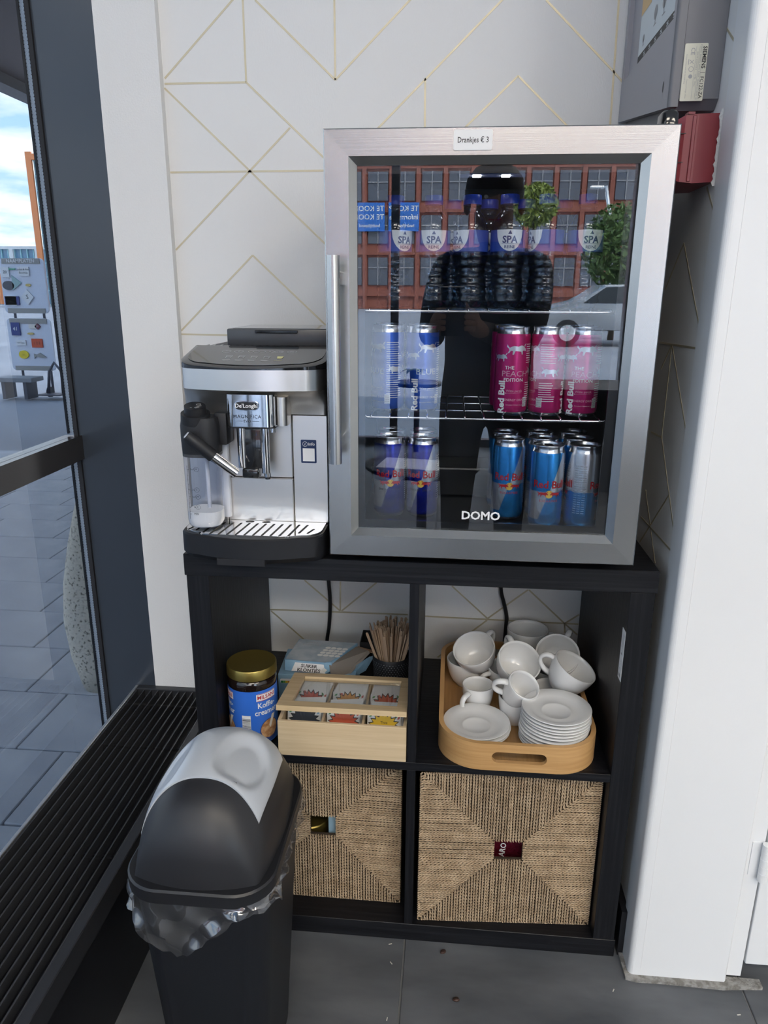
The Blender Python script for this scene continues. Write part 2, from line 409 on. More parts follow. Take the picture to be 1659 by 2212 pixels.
obj('bottom_rail', bx(-.395, -.360, RY0, .39, 0, .10), 'frame_navy', w3)
obj('top_rail', bx(-.395, -.357, RY0, .39, 2.75, ZC), 'frame_navy', w3)
for yy in (-1.75, -3.4): obj('mullion', bx(-.395, -.355, yy-.03, yy+.03, 0, ZC), 'frame_navy', w3)
for ya, yb in ((-1.72, .388), (-3.37, -1.78), (RY0, -3.43)):
    for z0, z1 in ((.10, .836), (.888, 2.75)):
        o = obj('pane', bx(-.3735, -.3715, ya, yb, z0, z1), 'window_glass', w3)
# shop front behind the photographer
w4 = struct('window_3', bx(-.40, RX1, RY0-.06, RY0+.02, 0, .06), 'frame_navy', 'dark framed shop front opposite the shelf unit')
obj('head_rail', bx(-.40, RX1, RY0-.06, RY0+.02, 2.55, ZC), 'frame_navy', w4)
for xx in (-.37, -.02, 1.75, 2.6, 3.37): obj('mullion', bx(xx-.03, xx+.03, RY0-.06, RY0+.02, 0, ZC), 'frame_navy', w4)
for xa, xb in ((-.34, -.05), (.01, 1.72), (1.78, 2.57), (2.63, 3.34)): obj('pane', bx(xa, xb, RY0-.018, RY0-.012, .06, 2.55), 'shop_glass', w4)
# unseen blocks above and behind the room, added to stop sun; then the overhang
struct('sun_block_upper', bx(-.40, 6, RY0-.1, 9, ZC+.12, 4.4), 'plaster', 'unseen block above the room, added to keep the sun out')
struct('sun_block_rear', bx(-.34, 6, .55, 9, 0, ZC+.12), 'plaster', 'unseen block behind the room, added against the sun')
mat('soffit', (.10, .075, .075), .6); mat('soffit_grey', (.17, .16, .16), .55)
oh = struct('roof_overhang', bx(-3.55, -.40, -2, 9.2, 3.02, 3.5), 'soffit', 'brown overhanging soffit outside the window')
obj('fascia', bx(-3.75, -3.55, -2, 9.3, 2.93, 3.6), 'soffit_grey', oh)
# ground outside
gm = mat('pave_far', (.24, .25, .28), .8, bump=(30, .4, .004), var=((.6, .6, .6), (.32, .33, .36), .35, .7))
gd = struct('ground', bx(-90, 60, -90, 110, -.06, -.014), 'pave_far', 'grey paved square outside')
t0 = None
for j in range(0, 17):
    y0 = -.62+.2835*j; off = -.712-.137*(j-4)
    for i in range(-6, 8):
        x1 = off-.43*i
        xa, xb = x1-.426, x1
        if xb > -.41: xb = -.41
        if xb-xa < .02 or xa < -3.2-.25*j: continue
        if abs(xb-xa-.426) < 1e-6 and t0 is not None:
            o = bpy.data.objects.new('paving_slab', t0.data); put(o, gd)
        else:
            o = obj('paving_slab', bx(0, xb-xa, 0, .278, -.02, 0, bev=.0025, seg=1), 'pave', gd, world=False)
            if abs(xb-xa-.426) < 1e-6: t0 = o
        o.location = (xa, y0, random.uniform(-.001, .001))
# unseen fill panels under the ceiling, added to brighten the room
def fill_panel(x, y, label):
    t = thing('fill_light', label, 'light', (x, y, ZC), group='fill panels added to the room')
    fr = B(); box(fr, -.62, .62, -.32, .32, -.03, 0)
    obj('housing', fr, 'ceiling_white', t, world=False)
    obj('fill_face', bx(-.58, .58, -.28, .28, -.034, -.0302), 'fill_white', t, world=False)
for (x, y) in ((.6, -2.5), (2.2, -2.5), (.6, -4.0), (2.2, -4.0)):
    fill_panel(x, y, 'unseen flat fill light panel added under the ceiling')
# ------------------------------------------------------------------ shelf unit
ZS = .3935
sh = thing('shelf_unit', 'black-brown wood-grain cube shelf unit of two by two compartments', 'shelf', (.385, .195, 0))
obj('top_board', bx(0, .77, 0, .39, .732, .77, bev=.0008, seg=1), 'blackwood_x', sh)
obj('bottom_board', bx(0, .77, 0, .39, 0, .038, bev=.0008, seg=1), 'blackwood_x', sh)
for xa in (.003, .729): sp = obj('side_panel', bx(xa, xa+.038, .0005, .39, .038, .732, bev=.0006, seg=1), 'blackwood_z', sh)
obj('middle_shelf', bx(.041, .729, .001, .39, .3775, ZS, bev=.0005, seg=1), 'blackwood_x', sh)
for za, zb in ((ZS, .732), (.038, .3775)): obj('divider', bx(.3772, .3928, .0015, .39, za, zb, bev=.0005, seg=1), 'blackwood_z', sh)
st = obj('barcode_sticker', bx(.7284, .729, .004, .0245, .571, .661), 'white_print', sp)
pr = Print(); pr.rect(-.006, .006, -.040, -.034); 
for k in range(8): pr.rect(-.005, -.004+.001*(k % 3), -.03+k*.0022, -.0288+k*.0022)
pr.rect(-.004, .004, .0, .003)
for k in range(4): pr.line((-.005+.003*k, .012), (-.005+.003*k, .036), .0006)
pr.build('sticker_print', 'grey_print', st, plane_map((.7282, .0142, .616), (0, -1, 0), (0, 0, 1), sh))

# cables hanging behind the shelf unit
def cable(label, pts, r=.0042):
    b_ = B(); P = []
    pts = [Vector(p) for p in pts]
    for i in range(len(pts)-1):
        p0, p1, p2, p3 = pts[max(i-1, 0)], pts[i], pts[i+1], pts[min(i+2, len(pts)-1)]
        for k in range(6):
            t = k/6; P.append(.5*((2*p1)+(p2-p0)*t+(2*p0-5*p1+4*p2-p3)*t*t+(3*p1-p0-3*p2+p3)*t**3))
    P.append(pts[-1]); tube(b_, P, r, 8)
    return tag(obj('power_cable', b_, 'black_plastic', smooth=True), label, 'cable')
cable('black power cable hanging against the wallpaper behind the sugar boxes', [(.155, .397, .80), (.172, .4, .66), (.1751, .4, .568), (.1775, .4, .518), (.1744, .4, .46), (.167, .399, .40), (.16, .399, .25), (.15, .40, .05), (.15, .403, .005)])
cable('black power cable hanging against the wallpaper behind the stacked white cups', [(.54, .397, .80), (.551, .4, .66), (.557, .4, .568), (.5647, .4, .535), (.5725, .4, .502), (.5724, .4, .466), (.57, .4, .36), (.575, .4, .2), (.58, .403, .005)])

# ------------------------------------------------------------------ convector under the window
cv = thing('convector', 'black floor convector heater with a slatted grille below the window', 'heater', (-.19, -.4, 0))
CY0 = -1.6
obj('body', bx(-.280, -.098, CY0, .385, 0, .235), 'convector_black', cv)
obj('fascia', bx(-.098, -.080, CY0, .39, .240, .285, bev=.0015, seg=1), 'convector_edge', cv)
obj('edge_strip', bx(-.2935, -.2865, CY0, .39, .20, .2862, bev=.001, seg=1), 'alu', cv)
obj('end_bar', bx(-.2865, -.098, .372, .39, .245, .2875, bev=.0015, seg=1), 'convector_edge', cv)
sl = None
for k in range(12):
    x = -.2823+.01672*k
    if sl is None:
        b_ = B(); box(b_, -.0013, .0013, CY0, .372, .2665, .2848)
        sl = obj('slat', b_, mat('slat_black', (.045, .047, .052), .2), cv, world=False); sl.data.transform(Matrix.Translation((0, .4, 0)))
        o = sl
    else: o = put(bpy.data.objects.new('slat', sl.data), cv)
    o.location = (x+.19, 0, 0)
for y in (.19, -.12, -.5, -.9, -1.3): obj('cross_rod', cyl(B(), (-.2865, y, .255), (-.098, y, .255), .003, seg=8), 'convector_black', cv)

# ------------------------------------------------------------------ swing-lid bin
mat('bin_grey', (.0165, .0165, .019), .42, bump=(500, .08, .0005)); mat('bin_body', (.0085, .0098, .0135), .5, bump=(400, .1, .0005))
mat('bin_silver', (.56, .59, .63), .30, .15, bump=(9, .03, .002))
bn = thing('waste_bin', 'black swing-lid waste bin with silver flap and clear liner in front of shelf', 'bin', (.122, -.24, 0))
b_ = B(); lp = []
for z, i in ((0, .032), (.004, .0285), (.43, .002), (.434, .0)):
    lp.append([(x, y, z) for x, y in rrect(.026+i*.95, .218-i*.95, -.368+i*.8, -.118-i*.8, .045-.2*i, 7)])
loft(b_, lp); obj('body', b_, 'bin_body', bn, auto=35)
b_ = B(); loft(b_, [[(x, y, z) for x, y in rrect(.022+e, .222-e, -.375+e, -.112-e, .052-e, 8)] for z, e in ((.428, .0015), (.428, -.001), (.446, -.0015), (.4485, .001), (.4485, .010))])
obj('rim', b_, 'black_plastic', bn, auto=40)
NU, NV = 56, 64
def sstep(q): q = min(1.0, max(0.0, q)); return q*q*(3-2*q)
def plan(u, v): return u*sqrt(1-.24*v*v), v*sqrt(1-.24*u*u)
def lidpt(u, v, lift=0.0):
    x, y = plan(u, v)
    f = max(0.0, 1-abs(v)**3.4)**.50*(1-.06*(v+.15)**2); g = max(0.0, 1-abs(u)**2.3)**.50
    dip = 0.0
    if lift:
        for cx, cy, rx, ry, d_ in ((-.62, -.02, .20, .56, .009), (.40, -.03, .40, .56, .014)):
            dip += sstep((v-V0(u))/.22)*sstep((UB-u)/.16)*d_*sstep((1.02-sqrt(((u-cx)/rx)**2+((v-cy)/ry)**2))*2.0)
    return (.122+x*.0955, -.2435+y*.1265, .448+.122*f*g+lift-dip)
UA, UB = -.95, .84
def V0(u): return -.45-.24*abs(u)**2.2
def v1(u): q = (u-(UA+UB)/2)/((UB-UA)/2); return .84*(1-.30*abs(q)**5)
b_ = B(); G = {}
def gv(i, j):
    if (i, j) not in G: G[i, j] = b_.verts.new(lidpt(-1+2*i/NU, -1+2*j/NV))
    return G[i, j]
for i in range(NU):
    for j in range(NV):
        u, v = -1+2*(i+.5)/NU, -1+2*(j+.5)/NV
        if UA+.07 < u < UB-.07 and V0(u)+.07 < v < v1(u)-.07: continue
        b_.faces.new((gv(i, j), gv(i+1, j), gv(i+1, j+1), gv(i, j+1)))
obj('lid', b_, 'bin_grey', bn, smooth=True)
b_ = B(); G = []
for i in range(61):
    u = UA+(UB-UA)*i/60; row = []
    for j in range(71):
        v = V0(u)+(v1(u)-V0(u))*j/70; row.append(b_.verts.new(lidpt(u, v, .0030)))
    G.append(row)
for i in range(60):
    for j in range(70): b_.faces.new((G[i][j], G[i+1][j], G[i+1][j+1], G[i][j+1]))
r_ = bmesh.ops.extrude_edge_only(b_, edges=[e for e in b_.edges if e.is_boundary])
bmesh.ops.translate(b_, vec=(0, 0, -.007), verts=[g for g in r_['geom'] if isinstance(g, bmesh.types.BMVert)])
obj('flap', b_, 'bin_silver', bn, auto=50)
# clear liner hanging out under the rim
m_ = glass('liner_film', (.93, .94, .96), 1.0, .07, 1.5, .13, .022)
b_ = B(); rows = []; path = rrect(.0215, .2225, -.3755, -.1115, .052, 10); rnd = random.Random(5)
n_ = len(path); NP = 120; P2 = []
per = [0]; 
for i in range(n_): per.append(per[-1]+sqrt((path[(i+1) % n_][0]-path[i][0])**2+(path[(i+1) % n_][1]-path[i][1])**2))
for k in range(NP):
    s_ = per[-1]*k/NP; i = max(j for j in range(n_) if per[j] <= s_); t = (s_-per[i])/(per[i+1]-per[i]+1e-9)
    a, c = path[i], path[(i+1) % n_]; P2.append((a[0]+(c[0]-a[0])*t, a[1]+(c[1]-a[1])*t))
for r in range(9):
    f = r/8; row = []
    for k, (x, y) in enumerate(P2):
        front = y < -.33
        drop = .018+.012*sin(k*.9)
        if front: tt = (x-.02)/.2; drop = .020+.078*max(0, 1-abs(tt-.36)/.46)
        if y > -.30: drop = .012
        if x < .04 and y < -.30: drop = .030
        dx, dy = x-.122, y+.2435; l_ = sqrt(dx*dx+dy*dy)
        w = (.0045*sin(k*.42+r*.7)+.0040*sin(k*.93-r*1.1)+.0012*rnd.uniform(-1, 1))*min(1, f*2) + .006*f*(1-f)*2 - .0045*f*f
        row.append(b_.verts.new((x+dx/l_*(w+.0035*f), y+dy/l_*(w+.0035*f), .430-drop*f*(1+.05*rnd.uniform(-1, 1)*f))))
    rows.append(row)
for a, c in zip(rows, rows[1:]):
    for k in range(NP): b_.faces.new((a[k], a[(k+1) % NP], c[(k+1) % NP], c[k]))
obj('liner', b_, m_, bn, auto=42)['label'] = 'clear crumpled plastic bag edge'

# ------------------------------------------------------------------ seagrass baskets
mat('seagrass', (.46, .33, .205), .75, var=((45, 45, 45), (.60, .45, .295), .4, .62))
mat('seagrass_dark', (.055, .035, .02), .85, bump=(120, .6, .004))
def cords(segs, r=.00148, pitch=.0135, rnd=random.Random(11)):
    """twisted two-ply cords between pairs of points on the basket face, outward normal -y"""
    V, F = [], []
    for (a, b2) in segs:
        a = Vector(a); b2 = Vector(b2); d = b2-a; L_ = d.length
        if L_ < .004: continue
        d /= L_; n_ = Vector((0, -1, 0)); s_ = d.cross(n_).normalized(); n_ = s_.cross(d)
        ns = max(3, int(L_/.0028)); ph = rnd.uniform(0, 6.28); rr = r*rnd.uniform(.92, 1.1); wob = rnd.uniform(-.0006, .0006); pt = pitch*rnd.uniform(.85, 1.2)
        for st_ in range(2):
            base = len(V)
            for i in range(ns+1):
                t = i/ns; an = ph+2*pi*t*L_/pt+pi*st_
                c = a+d*(t*L_)+s_*(cos(an)*rr*.72+wob*sin(pi*t))+n_*(sin(an)*rr*.72)
                for k in range(4):
                    q = pi/2*k+an; V.append(tuple(c+(s_*cos(q)+n_*sin(q))*rr*.95))
            for i in range(ns):
                for k in range(4): F.append((base+4*i+k, base+4*i+(k+1) % 4, base+4*i+4+(k+1) % 4, base+4*i+4+k))
    return V, F
def basket(label, x, y, rz, w, h, hx, hz, hw, hh, contents):
    """x,y: middle of the front foot; hx,hz: hole centre on the face"""
    t = thing('storage_basket', label, 'basket', (x, y, .0385), rz, 'seagrass baskets in the lower shelf compartments')
    D = .30; x0, x1 = -w/2, w/2; b_ = B()
    box(b_, x0+.004, x0+.010, .008, D, .004, h-.004); box(b_, x1-.010, x1-.004, .008, D, .004, h-.004)
    box(b_, x0+.010, x1-.010, D-.008, D, .004, h-.004); box(b_, x0+.010, x1-.010, .008, D-.008, .0, .008)
    obj('basket_wall', b_, 'seagrass_dark', t, world=False)
    hx0, hx1, hz0, hz1 = hx-hw/2, hx+hw/2, hz-hh/2, hz+hh/2; sp_ = .0051
    sets = {'left': [], 'right': [], 'top': [], 'bottom': []}
    n_ = int(w/sp_)
    for i in range(n_):
        xx = x0+(i+.5)*w/n_
        if xx < hx0: f = (xx-x0)/(hx0-x0); zt, zb = h-(h-hz1)*f, hz0*f
        elif xx > hx1: f = (x1-xx)/(x1-hx1); zt, zb = h-(h-hz1)*f, hz0*f
        else: zt, zb = hz1, hz0
        sets['top'].append(((xx, 0, h), (xx, 0, zt))); sets['bottom'].append(((xx, 0, 0), (xx, 0, zb)))
    n_ = int(h/sp_)
    for i in range(n_):
        zz = (i+.5)*h/n_
        if zz < hz0: f = zz/hz0; xl, xr = x0+(hx0-x0)*f, x1-(x1-hx1)*f
        elif zz > hz1: f = (h-zz)/(h-hz1); xl, xr = x0+(hx0-x0)*f, x1-(x1-hx1)*f
        else: xl, xr = hx0, hx1
        sets['left'].append(((x0, 0, zz), (xl, 0, zz))); sets['right'].append(((x1, 0, zz), (xr, 0, zz)))
    for k_, sg in sets.items():
        o = obj('woven_panel', cords(sg), 'seagrass', t, world=False, smooth=True); o['kind'] = 'stuff'
    # cord rolled round the four edges and around the hole
    sg = []
    for i in range(int(w/.0042)):
        xx = x0+.0042*i+.002
        for zz in (h, 0): sg.append(((xx, -.001, zz), (xx, .022, zz)))
    for i in range(int(h/.0042)):
        zz = .0042*i+.002
        for xx in (x0, x1): sg.append(((xx, -.001, zz), (xx, .03, zz)))
    V, F = [], []
    for a, c in sg:
        nb = len(V); a = Vector(a); c = Vector(c)
        ho = abs(a.x-x0) < 1e-6 or abs(a.x-x1) < 1e-6
        e = Vector((0, 0, .0019)) if ho else Vector((.0019, 0, 0)); g = Vector((.0019, 0, 0)) if ho else Vector((0, 0, .0019))
        for p in (a, c):
            for q in range(5): V.append(tuple(p+e*cos(q*1.2566)+g*sin(q*1.2566)))
        for q in range(5): F.append((nb+q, nb+(q+1) % 5, nb+5+(q+1) % 5, nb+5+q))
        F.append((nb, nb+1, nb+2, nb+3, nb+4))
    o = obj('edge_binding', (V, F), 'seagrass', t, world=False, smooth=True); o['kind'] = 'stuff'
    bk = plate(B(), [(x0+.006, .004), (x1-.006, .004), (x1-.006, h-.004), (x0+.006, h-.004)], [[(hx0, hz0), (hx1, hz0), (hx1, hz1), (hx0, hz1)]], .003, .008, 'y')
    obj('gap_shade', bk, 'seagrass_dark', t, world=False)  # dark sheet behind the cords, painting the shade in their gaps
    return t
basket('seagrass basket behind the waste bin, its handle hole showing a gold lid', .207, .050, .0, .316, .314, .009, .168, .049, .0435, 0)
basket('seagrass basket in the compartment below the cup tray, dark red pack showing in its hole', .5635, .0225, .06, .322, .328, .0025, .164, .052, .041, 0)
mat('blue_card', (.30, .45, .55), .5); mat('foil_red', (.16, .012, .03), .28, .3, bump=(60, .8, .01)); mat('lid_gold', (.36, .27, .075), .32, .85)
jr = thing('coffee_jar', 'jar with a gold lid inside the basket behind the bin', 'jar', (.181, .104, .048))
obj('glass_body', lathe(B(), [(0, 0), (.036, 0), (.038, .006), (.038, .100), (.034, .107), (0, .107)], 32), 'black_gloss', jr, world=False, auto=40)
obj('lid', lathe(B(), [(0, .108), (.038, .108), (.039, .111), (.039, .136), (.037, .138), (0, .138)], 32), 'lid_gold', jr, world=False, auto=40)
tag(obj('carton', bx(.224, .28, .064, .18, .048, .235, bev=.001, seg=1), 'blue_card'), 'light blue carton inside the basket behind the bin', 'carton')
pk = thing('coffee_pack', 'dark red foil pack lettered ARO inside the basket below the tray', 'pack', (.565, .09, .048))
b_ = B(); box(b_, -.05, .05, -.03, .05, 0, .20)
bmesh.ops.subdivide_edges(b_, edges=b_.edges[:], cuts=7, use_grid_fill=True)
for v in b_.verts:
    v.co += Vector((.004*sin(60*v.co.z+40*v.co.x), .007*sin(55*v.co.x+70*v.co.z), .003*sin(70*v.co.x)))
    if v.co.z > .15: v.co.y *= 1-(v.co.z-.15)*10
obj('foil', b_, 'foil_red', pk, world=False, smooth=True)
Print().text('ARO', .0150, 0, 0, 1.45, .01).build('lettering', 'white_print', pk, plane_map((-.006, -.0385, .1310), (1, 0, 0), (0, 0, 1)))

# ------------------------------------------------------------------ tray, cups, saucers
mat('bamboo_tray', (.50, .275, .10), .42, bump=((8, 8, 200), .1, .001), var=((9, 9, 190), (.63, .375, .16), .3, .75))
mat('bamboo_floor', (.36, .195, .07), .42, var=((190, 7, 9), (.46, .27, .11), .3, .75))
mat('bamboo_light', (.62, .46, .27), .5, bump=((8, 8, 220), .1, .001), var=((7, 7, 170), (.75, .59, .38), .3, .75))
mat('bamboo_lid', (.55, .40, .22), .5, var=((8, 150, 100), (.68, .52, .32), .3, .75))
mat('porcelain', (.74, .74, .735), .13, coat=.3)
tr = thing('serving_tray', 'bamboo serving tray with rounded corners and slot handles under the cups', 'tray', (.571, .19, ZS))
X0, X1, Y0, Y1, TH, ZT = .431, .711, -.0065, .386, .0085, .4455
RC = (.075, .075, .06, .06)
ou = rrect(X0, X1, Y0, Y1, RC, 12); inn = rrect(X0+TH, X1-TH, Y0+TH, Y1-TH, [r-TH for r in RC], 12)
b_ = B(); n_ = len(ou)
def wallseg(i, j):
    v = [b_.verts.new((p[0], p[1], z)) for p, z in ((ou[i], ZS), (ou[j], ZS), (inn[j], ZS), (inn[i], ZS), (ou[i], ZT), (ou[j], ZT), (inn[j], ZT), (inn[i], ZT))]
    for f in ((0, 1, 5, 4), (2, 3, 7, 6), (4, 5, 6, 7), (3, 2, 1, 0)): b_.faces.new([v[k] for k in f])
for i in range(n_):
    j = (i+1) % n_
    if (i, j) in ((12, 13), (38, 39)): continue
    wallseg(i, j)
bmesh.ops.remove_doubles(b_, verts=b_.verts[:], dist=1e-6)
obj('side_wall', b_, 'bamboo_tray', tr, auto=40)
for ya, xm in ((Y0, .571), (Y1-TH, .571)):
    xa, xb = (X0+.075, X1-.075) if ya == Y0 else (X0+.06, X1-.06)
    obj('handle_wall', plate(B(), [(xa, ZS), (xb, ZS), (xb, ZT), (xa, ZT)], [rrect(xm-.047, xm+.047, .4095, .4305, .0104, 6)], ya, ya+TH, 'y'), 'bamboo_tray', tr)
b_ = B(); ext(b_, inn, ZS+.001, ZS+.006); obj('tray_floor', b_, 'bamboo_floor', tr)
ZF = ZS+.0062
def cup_proto(R, H, foot, label, nm):
    t = thing(nm, label, 'cup')
    pr_ = [(0, .003), (foot-.003, .003), (foot-.002, 0), (foot, 0), (foot+.001, .003)]
    for k in range(1, 9): f = k/8; pr_.append((foot+.001+(R-foot-.001)*(sin(f*pi/2)**.62), .003+(H-.003)*f))
    pr_ += [(R-.0006, H+.0012), (R-.0026, H+.0008)]
    for k in range(7, 0, -1): f = k/8; pr_.append((foot-.002+(R-foot-.001)*(sin(f*pi/2)**.62), .006+(H-.006)*f))
    pr_ += [(foot-.004, .0065), (0, .006)]
    obj('bowl', lathe(B(), pr_, 40), 'porcelain', t, world=False, smooth=True)
    b_ = B(); hp = []
    for k in range(13):
        a = pi*k/12; zz = H*.56+H*.30*cos(a); rz_ = foot+.001+(R-foot-.001)*(sin(min(1, (zz-.003)/(H-.003))*pi/2)**.62); hp.append((-(rz_-.0012+.0225*sin(a)**.8), 0, zz))
    tube(b_, hp, [.0042+.001*abs(k-6)/6 for k in range(13)], 8); bmesh.ops.scale(b_, vec=(1, 1.25, 1), verts=b_.verts)
    obj('handle', b_, 'porcelain', t, world=False, smooth=True)
    return t
big = cup_proto(.0435, .056, .0235, '', 'coffee_cup'); small = cup_proto(.0310, .054, .0185, '', 'espresso_cup')
first = {'b': [big], 's': [small]}
def cup(kind, x, y, z, label, tilt=0, toward=0, handle=0):
    """tilt (deg) leans the mouth toward compass angle `toward` (deg, 0=+x); handle: compass angle of the handle"""
    g = 'white cups piled on the bamboo tray'
    o = first[kind].pop() if first[kind] else dup(big if kind == 'b' else small)
    a = radians(toward); ax = Vector((-sin(a), cos(a), 0))
    R_ = Matrix.Rotation(radians(tilt), 4, ax) @ Matrix.Rotation(radians(handle-180), 4, 'Z')
    o.location = (x, y, z); o.rotation_euler = R_.to_euler(); o['label'] = label; o['group'] = g
    return o
cup('b', .487, .280, ZF, 'white coffee cup standing under a tilted cup at the tray rim beside the divider', handle=60)
cup('b', .615, .336, ZF, 'white coffee cup at the back of the tray under an upright cup', handle=20)
cup('b', .571, .250, ZF, 'white coffee cup under the wide tilted cup in the middle of the tray', handle=200)
cup('b', .659, .262, ZF, 'white coffee cup under the one tilted toward the saucers', handle=40)
cup('b', .652, .174, ZF, 'white coffee cup under the cup whose handle overhangs the saucer stack', handle=-50)
cup('b', .510, .276, .446, 'tilted white coffee cup stacked by the divider with its handle toward the wall', 30, -118, 50)
cup('b', .613, .333, .449, 'upright white coffee cup stacked at the back of the tray below the hanging cable', 0, 0, -5)
cup('b', .572, .224, .457, 'wide white coffee cup in mid tray, mouth tipped toward the saucers', 36, -68, 110)
cup('b', .667, .262, .462, 'white coffee cup tipped forward beside the stickered shelf panel', 42, -100, 60)
cup('b', .662, .178, .459, 'white coffee cup leaning sideways over the saucer stack, handle pointing to the small cups', 28, -20, 168)
cup('s', .5055, .180, ZF, 'small white espresso cup standing alone beside the flat saucers', handle=-128)
cup('s', .574, .143, ZF, 'small white espresso cup standing under another small cup', handle=70)
cup('s', .566, .138, .4495, 'small white espresso cup tilted on top of another espresso cup', 34, -48, 185)
sp_ = [(0, .0035), (.021, .0035), (.022, .0), (.0245, 0), (.026, .003), (.045, .0095), (.0605, .0155), (.0618, .0172), (.0606, .0180), (.045, .0122), (.028, .0072), (.0262, .0085), (.0245, .0068), (0, .0062)]
sc = tag(obj('saucer', lathe(B(), sp_, 56), 'porcelain', smooth=True), '', 'saucer')
def saucer(x, y, z, label, group, first_=[True]):
    if first_[0]: o = sc; first_[0] = False
    else: o = sc.copy(); COL.objects.link(o)
    o.location = (x, y, z); o['label'] = label; o['group'] = group
for k in range(3):
    saucer(.501+(.0, .001, -.0006)[k], .0885+(.0, -.001, .0004)[k], ZF+.0062*k, ('white saucer at the bottom of the low stack of three', 'white saucer in the middle of the low stack of three', 'white saucer lying on top of the low stack of three')[k], 'low stack of saucers')
for k in range(11):
    lb = 'white saucer at the bottom of the tall saucer stack' if k == 0 else 'white saucer on top of the tall saucer stack' if k == 10 else 'white saucer between the others in the tall saucer stack'
    saucer(.637+random.uniform(-.0015, .0015)+.0004*k, .0705+random.uniform(-.0012, .0012), ZF+.0062*k, lb, 'tall stack of saucers')

# ------------------------------------------------------------------ tea box
tb = thing('tea_box', 'bamboo tea box with a raised glass-windowed lid', 'box', (.2615, .0775, ZS))
x0, x1, y0, y1, zt = .1475, .3755, .0015, .155, .4625; tk = .006
obj('front_board', bx(x0, x1, y0, y0+tk, ZS, zt, bev=.0006, seg=1), 'bamboo_light', tb)
obj('back_board', bx(x0, x1, y1-tk, y1, ZS, zt), 'bamboo_light', tb)
for xa in (x0, x1-tk): obj('side_board', bx(xa, xa+tk, y0+tk, y1-tk, ZS, zt), 'bamboo_light', tb)
obj('base_board', bx(x0+tk, x1-tk, y0+tk, y1-tk, ZS, ZS+.004), 'bamboo_light', tb)
cw = (x1-x0-2*tk)/3
for k in (1, 2): obj('partition', bx(x0+tk+cw*k-.002, x0+tk+cw*k+.002, y0+tk, y1-tk, ZS+.004, zt-.004), 'bamboo_light', tb)
obj('partition', bx(x0+tk, x1-tk, .0765, .0805, ZS+.004, zt-.006), 'bamboo_light', tb)
ld = bpy.data.objects.new('lid', None); put(ld, tb); ld.empty_display_size = .02
LA = -radians(8.0)
def lidm(bm): bmesh.ops.transform(bm, matrix=Matrix.Translation((0, y1, zt+.0008)) @ Matrix.Rotation(LA, 4, 'X') @ Matrix.Translation((0, -y1, -zt)), verts=bm.verts); return bm
lx0, lx1, ly0, ly1 = x0-.001, x1, y0-.004, y1
lo_ = obj('lid_frame', lidm(plate(B(), [(lx0, ly0), (lx1, ly0), (lx1, ly1), (lx0, ly1)], [[(lx0+.024, ly0+.022), (lx1-.018, ly0+.022), (lx1-.018, ly1-.018), (lx0+.024, ly1-.018)]], zt, zt+.0095)), 'bamboo_lid', tb)
glass('lid_pane', (.9, .91, .92), .9, .02, 1.45, .02)
obj('lid_glass', lidm(bx(lx0+.0245, lx1-.0185, ly0+.0225, ly1-.0185, zt+.003, zt+.005)), 'lid_pane', lo_)
bpy.data.objects.remove(ld)
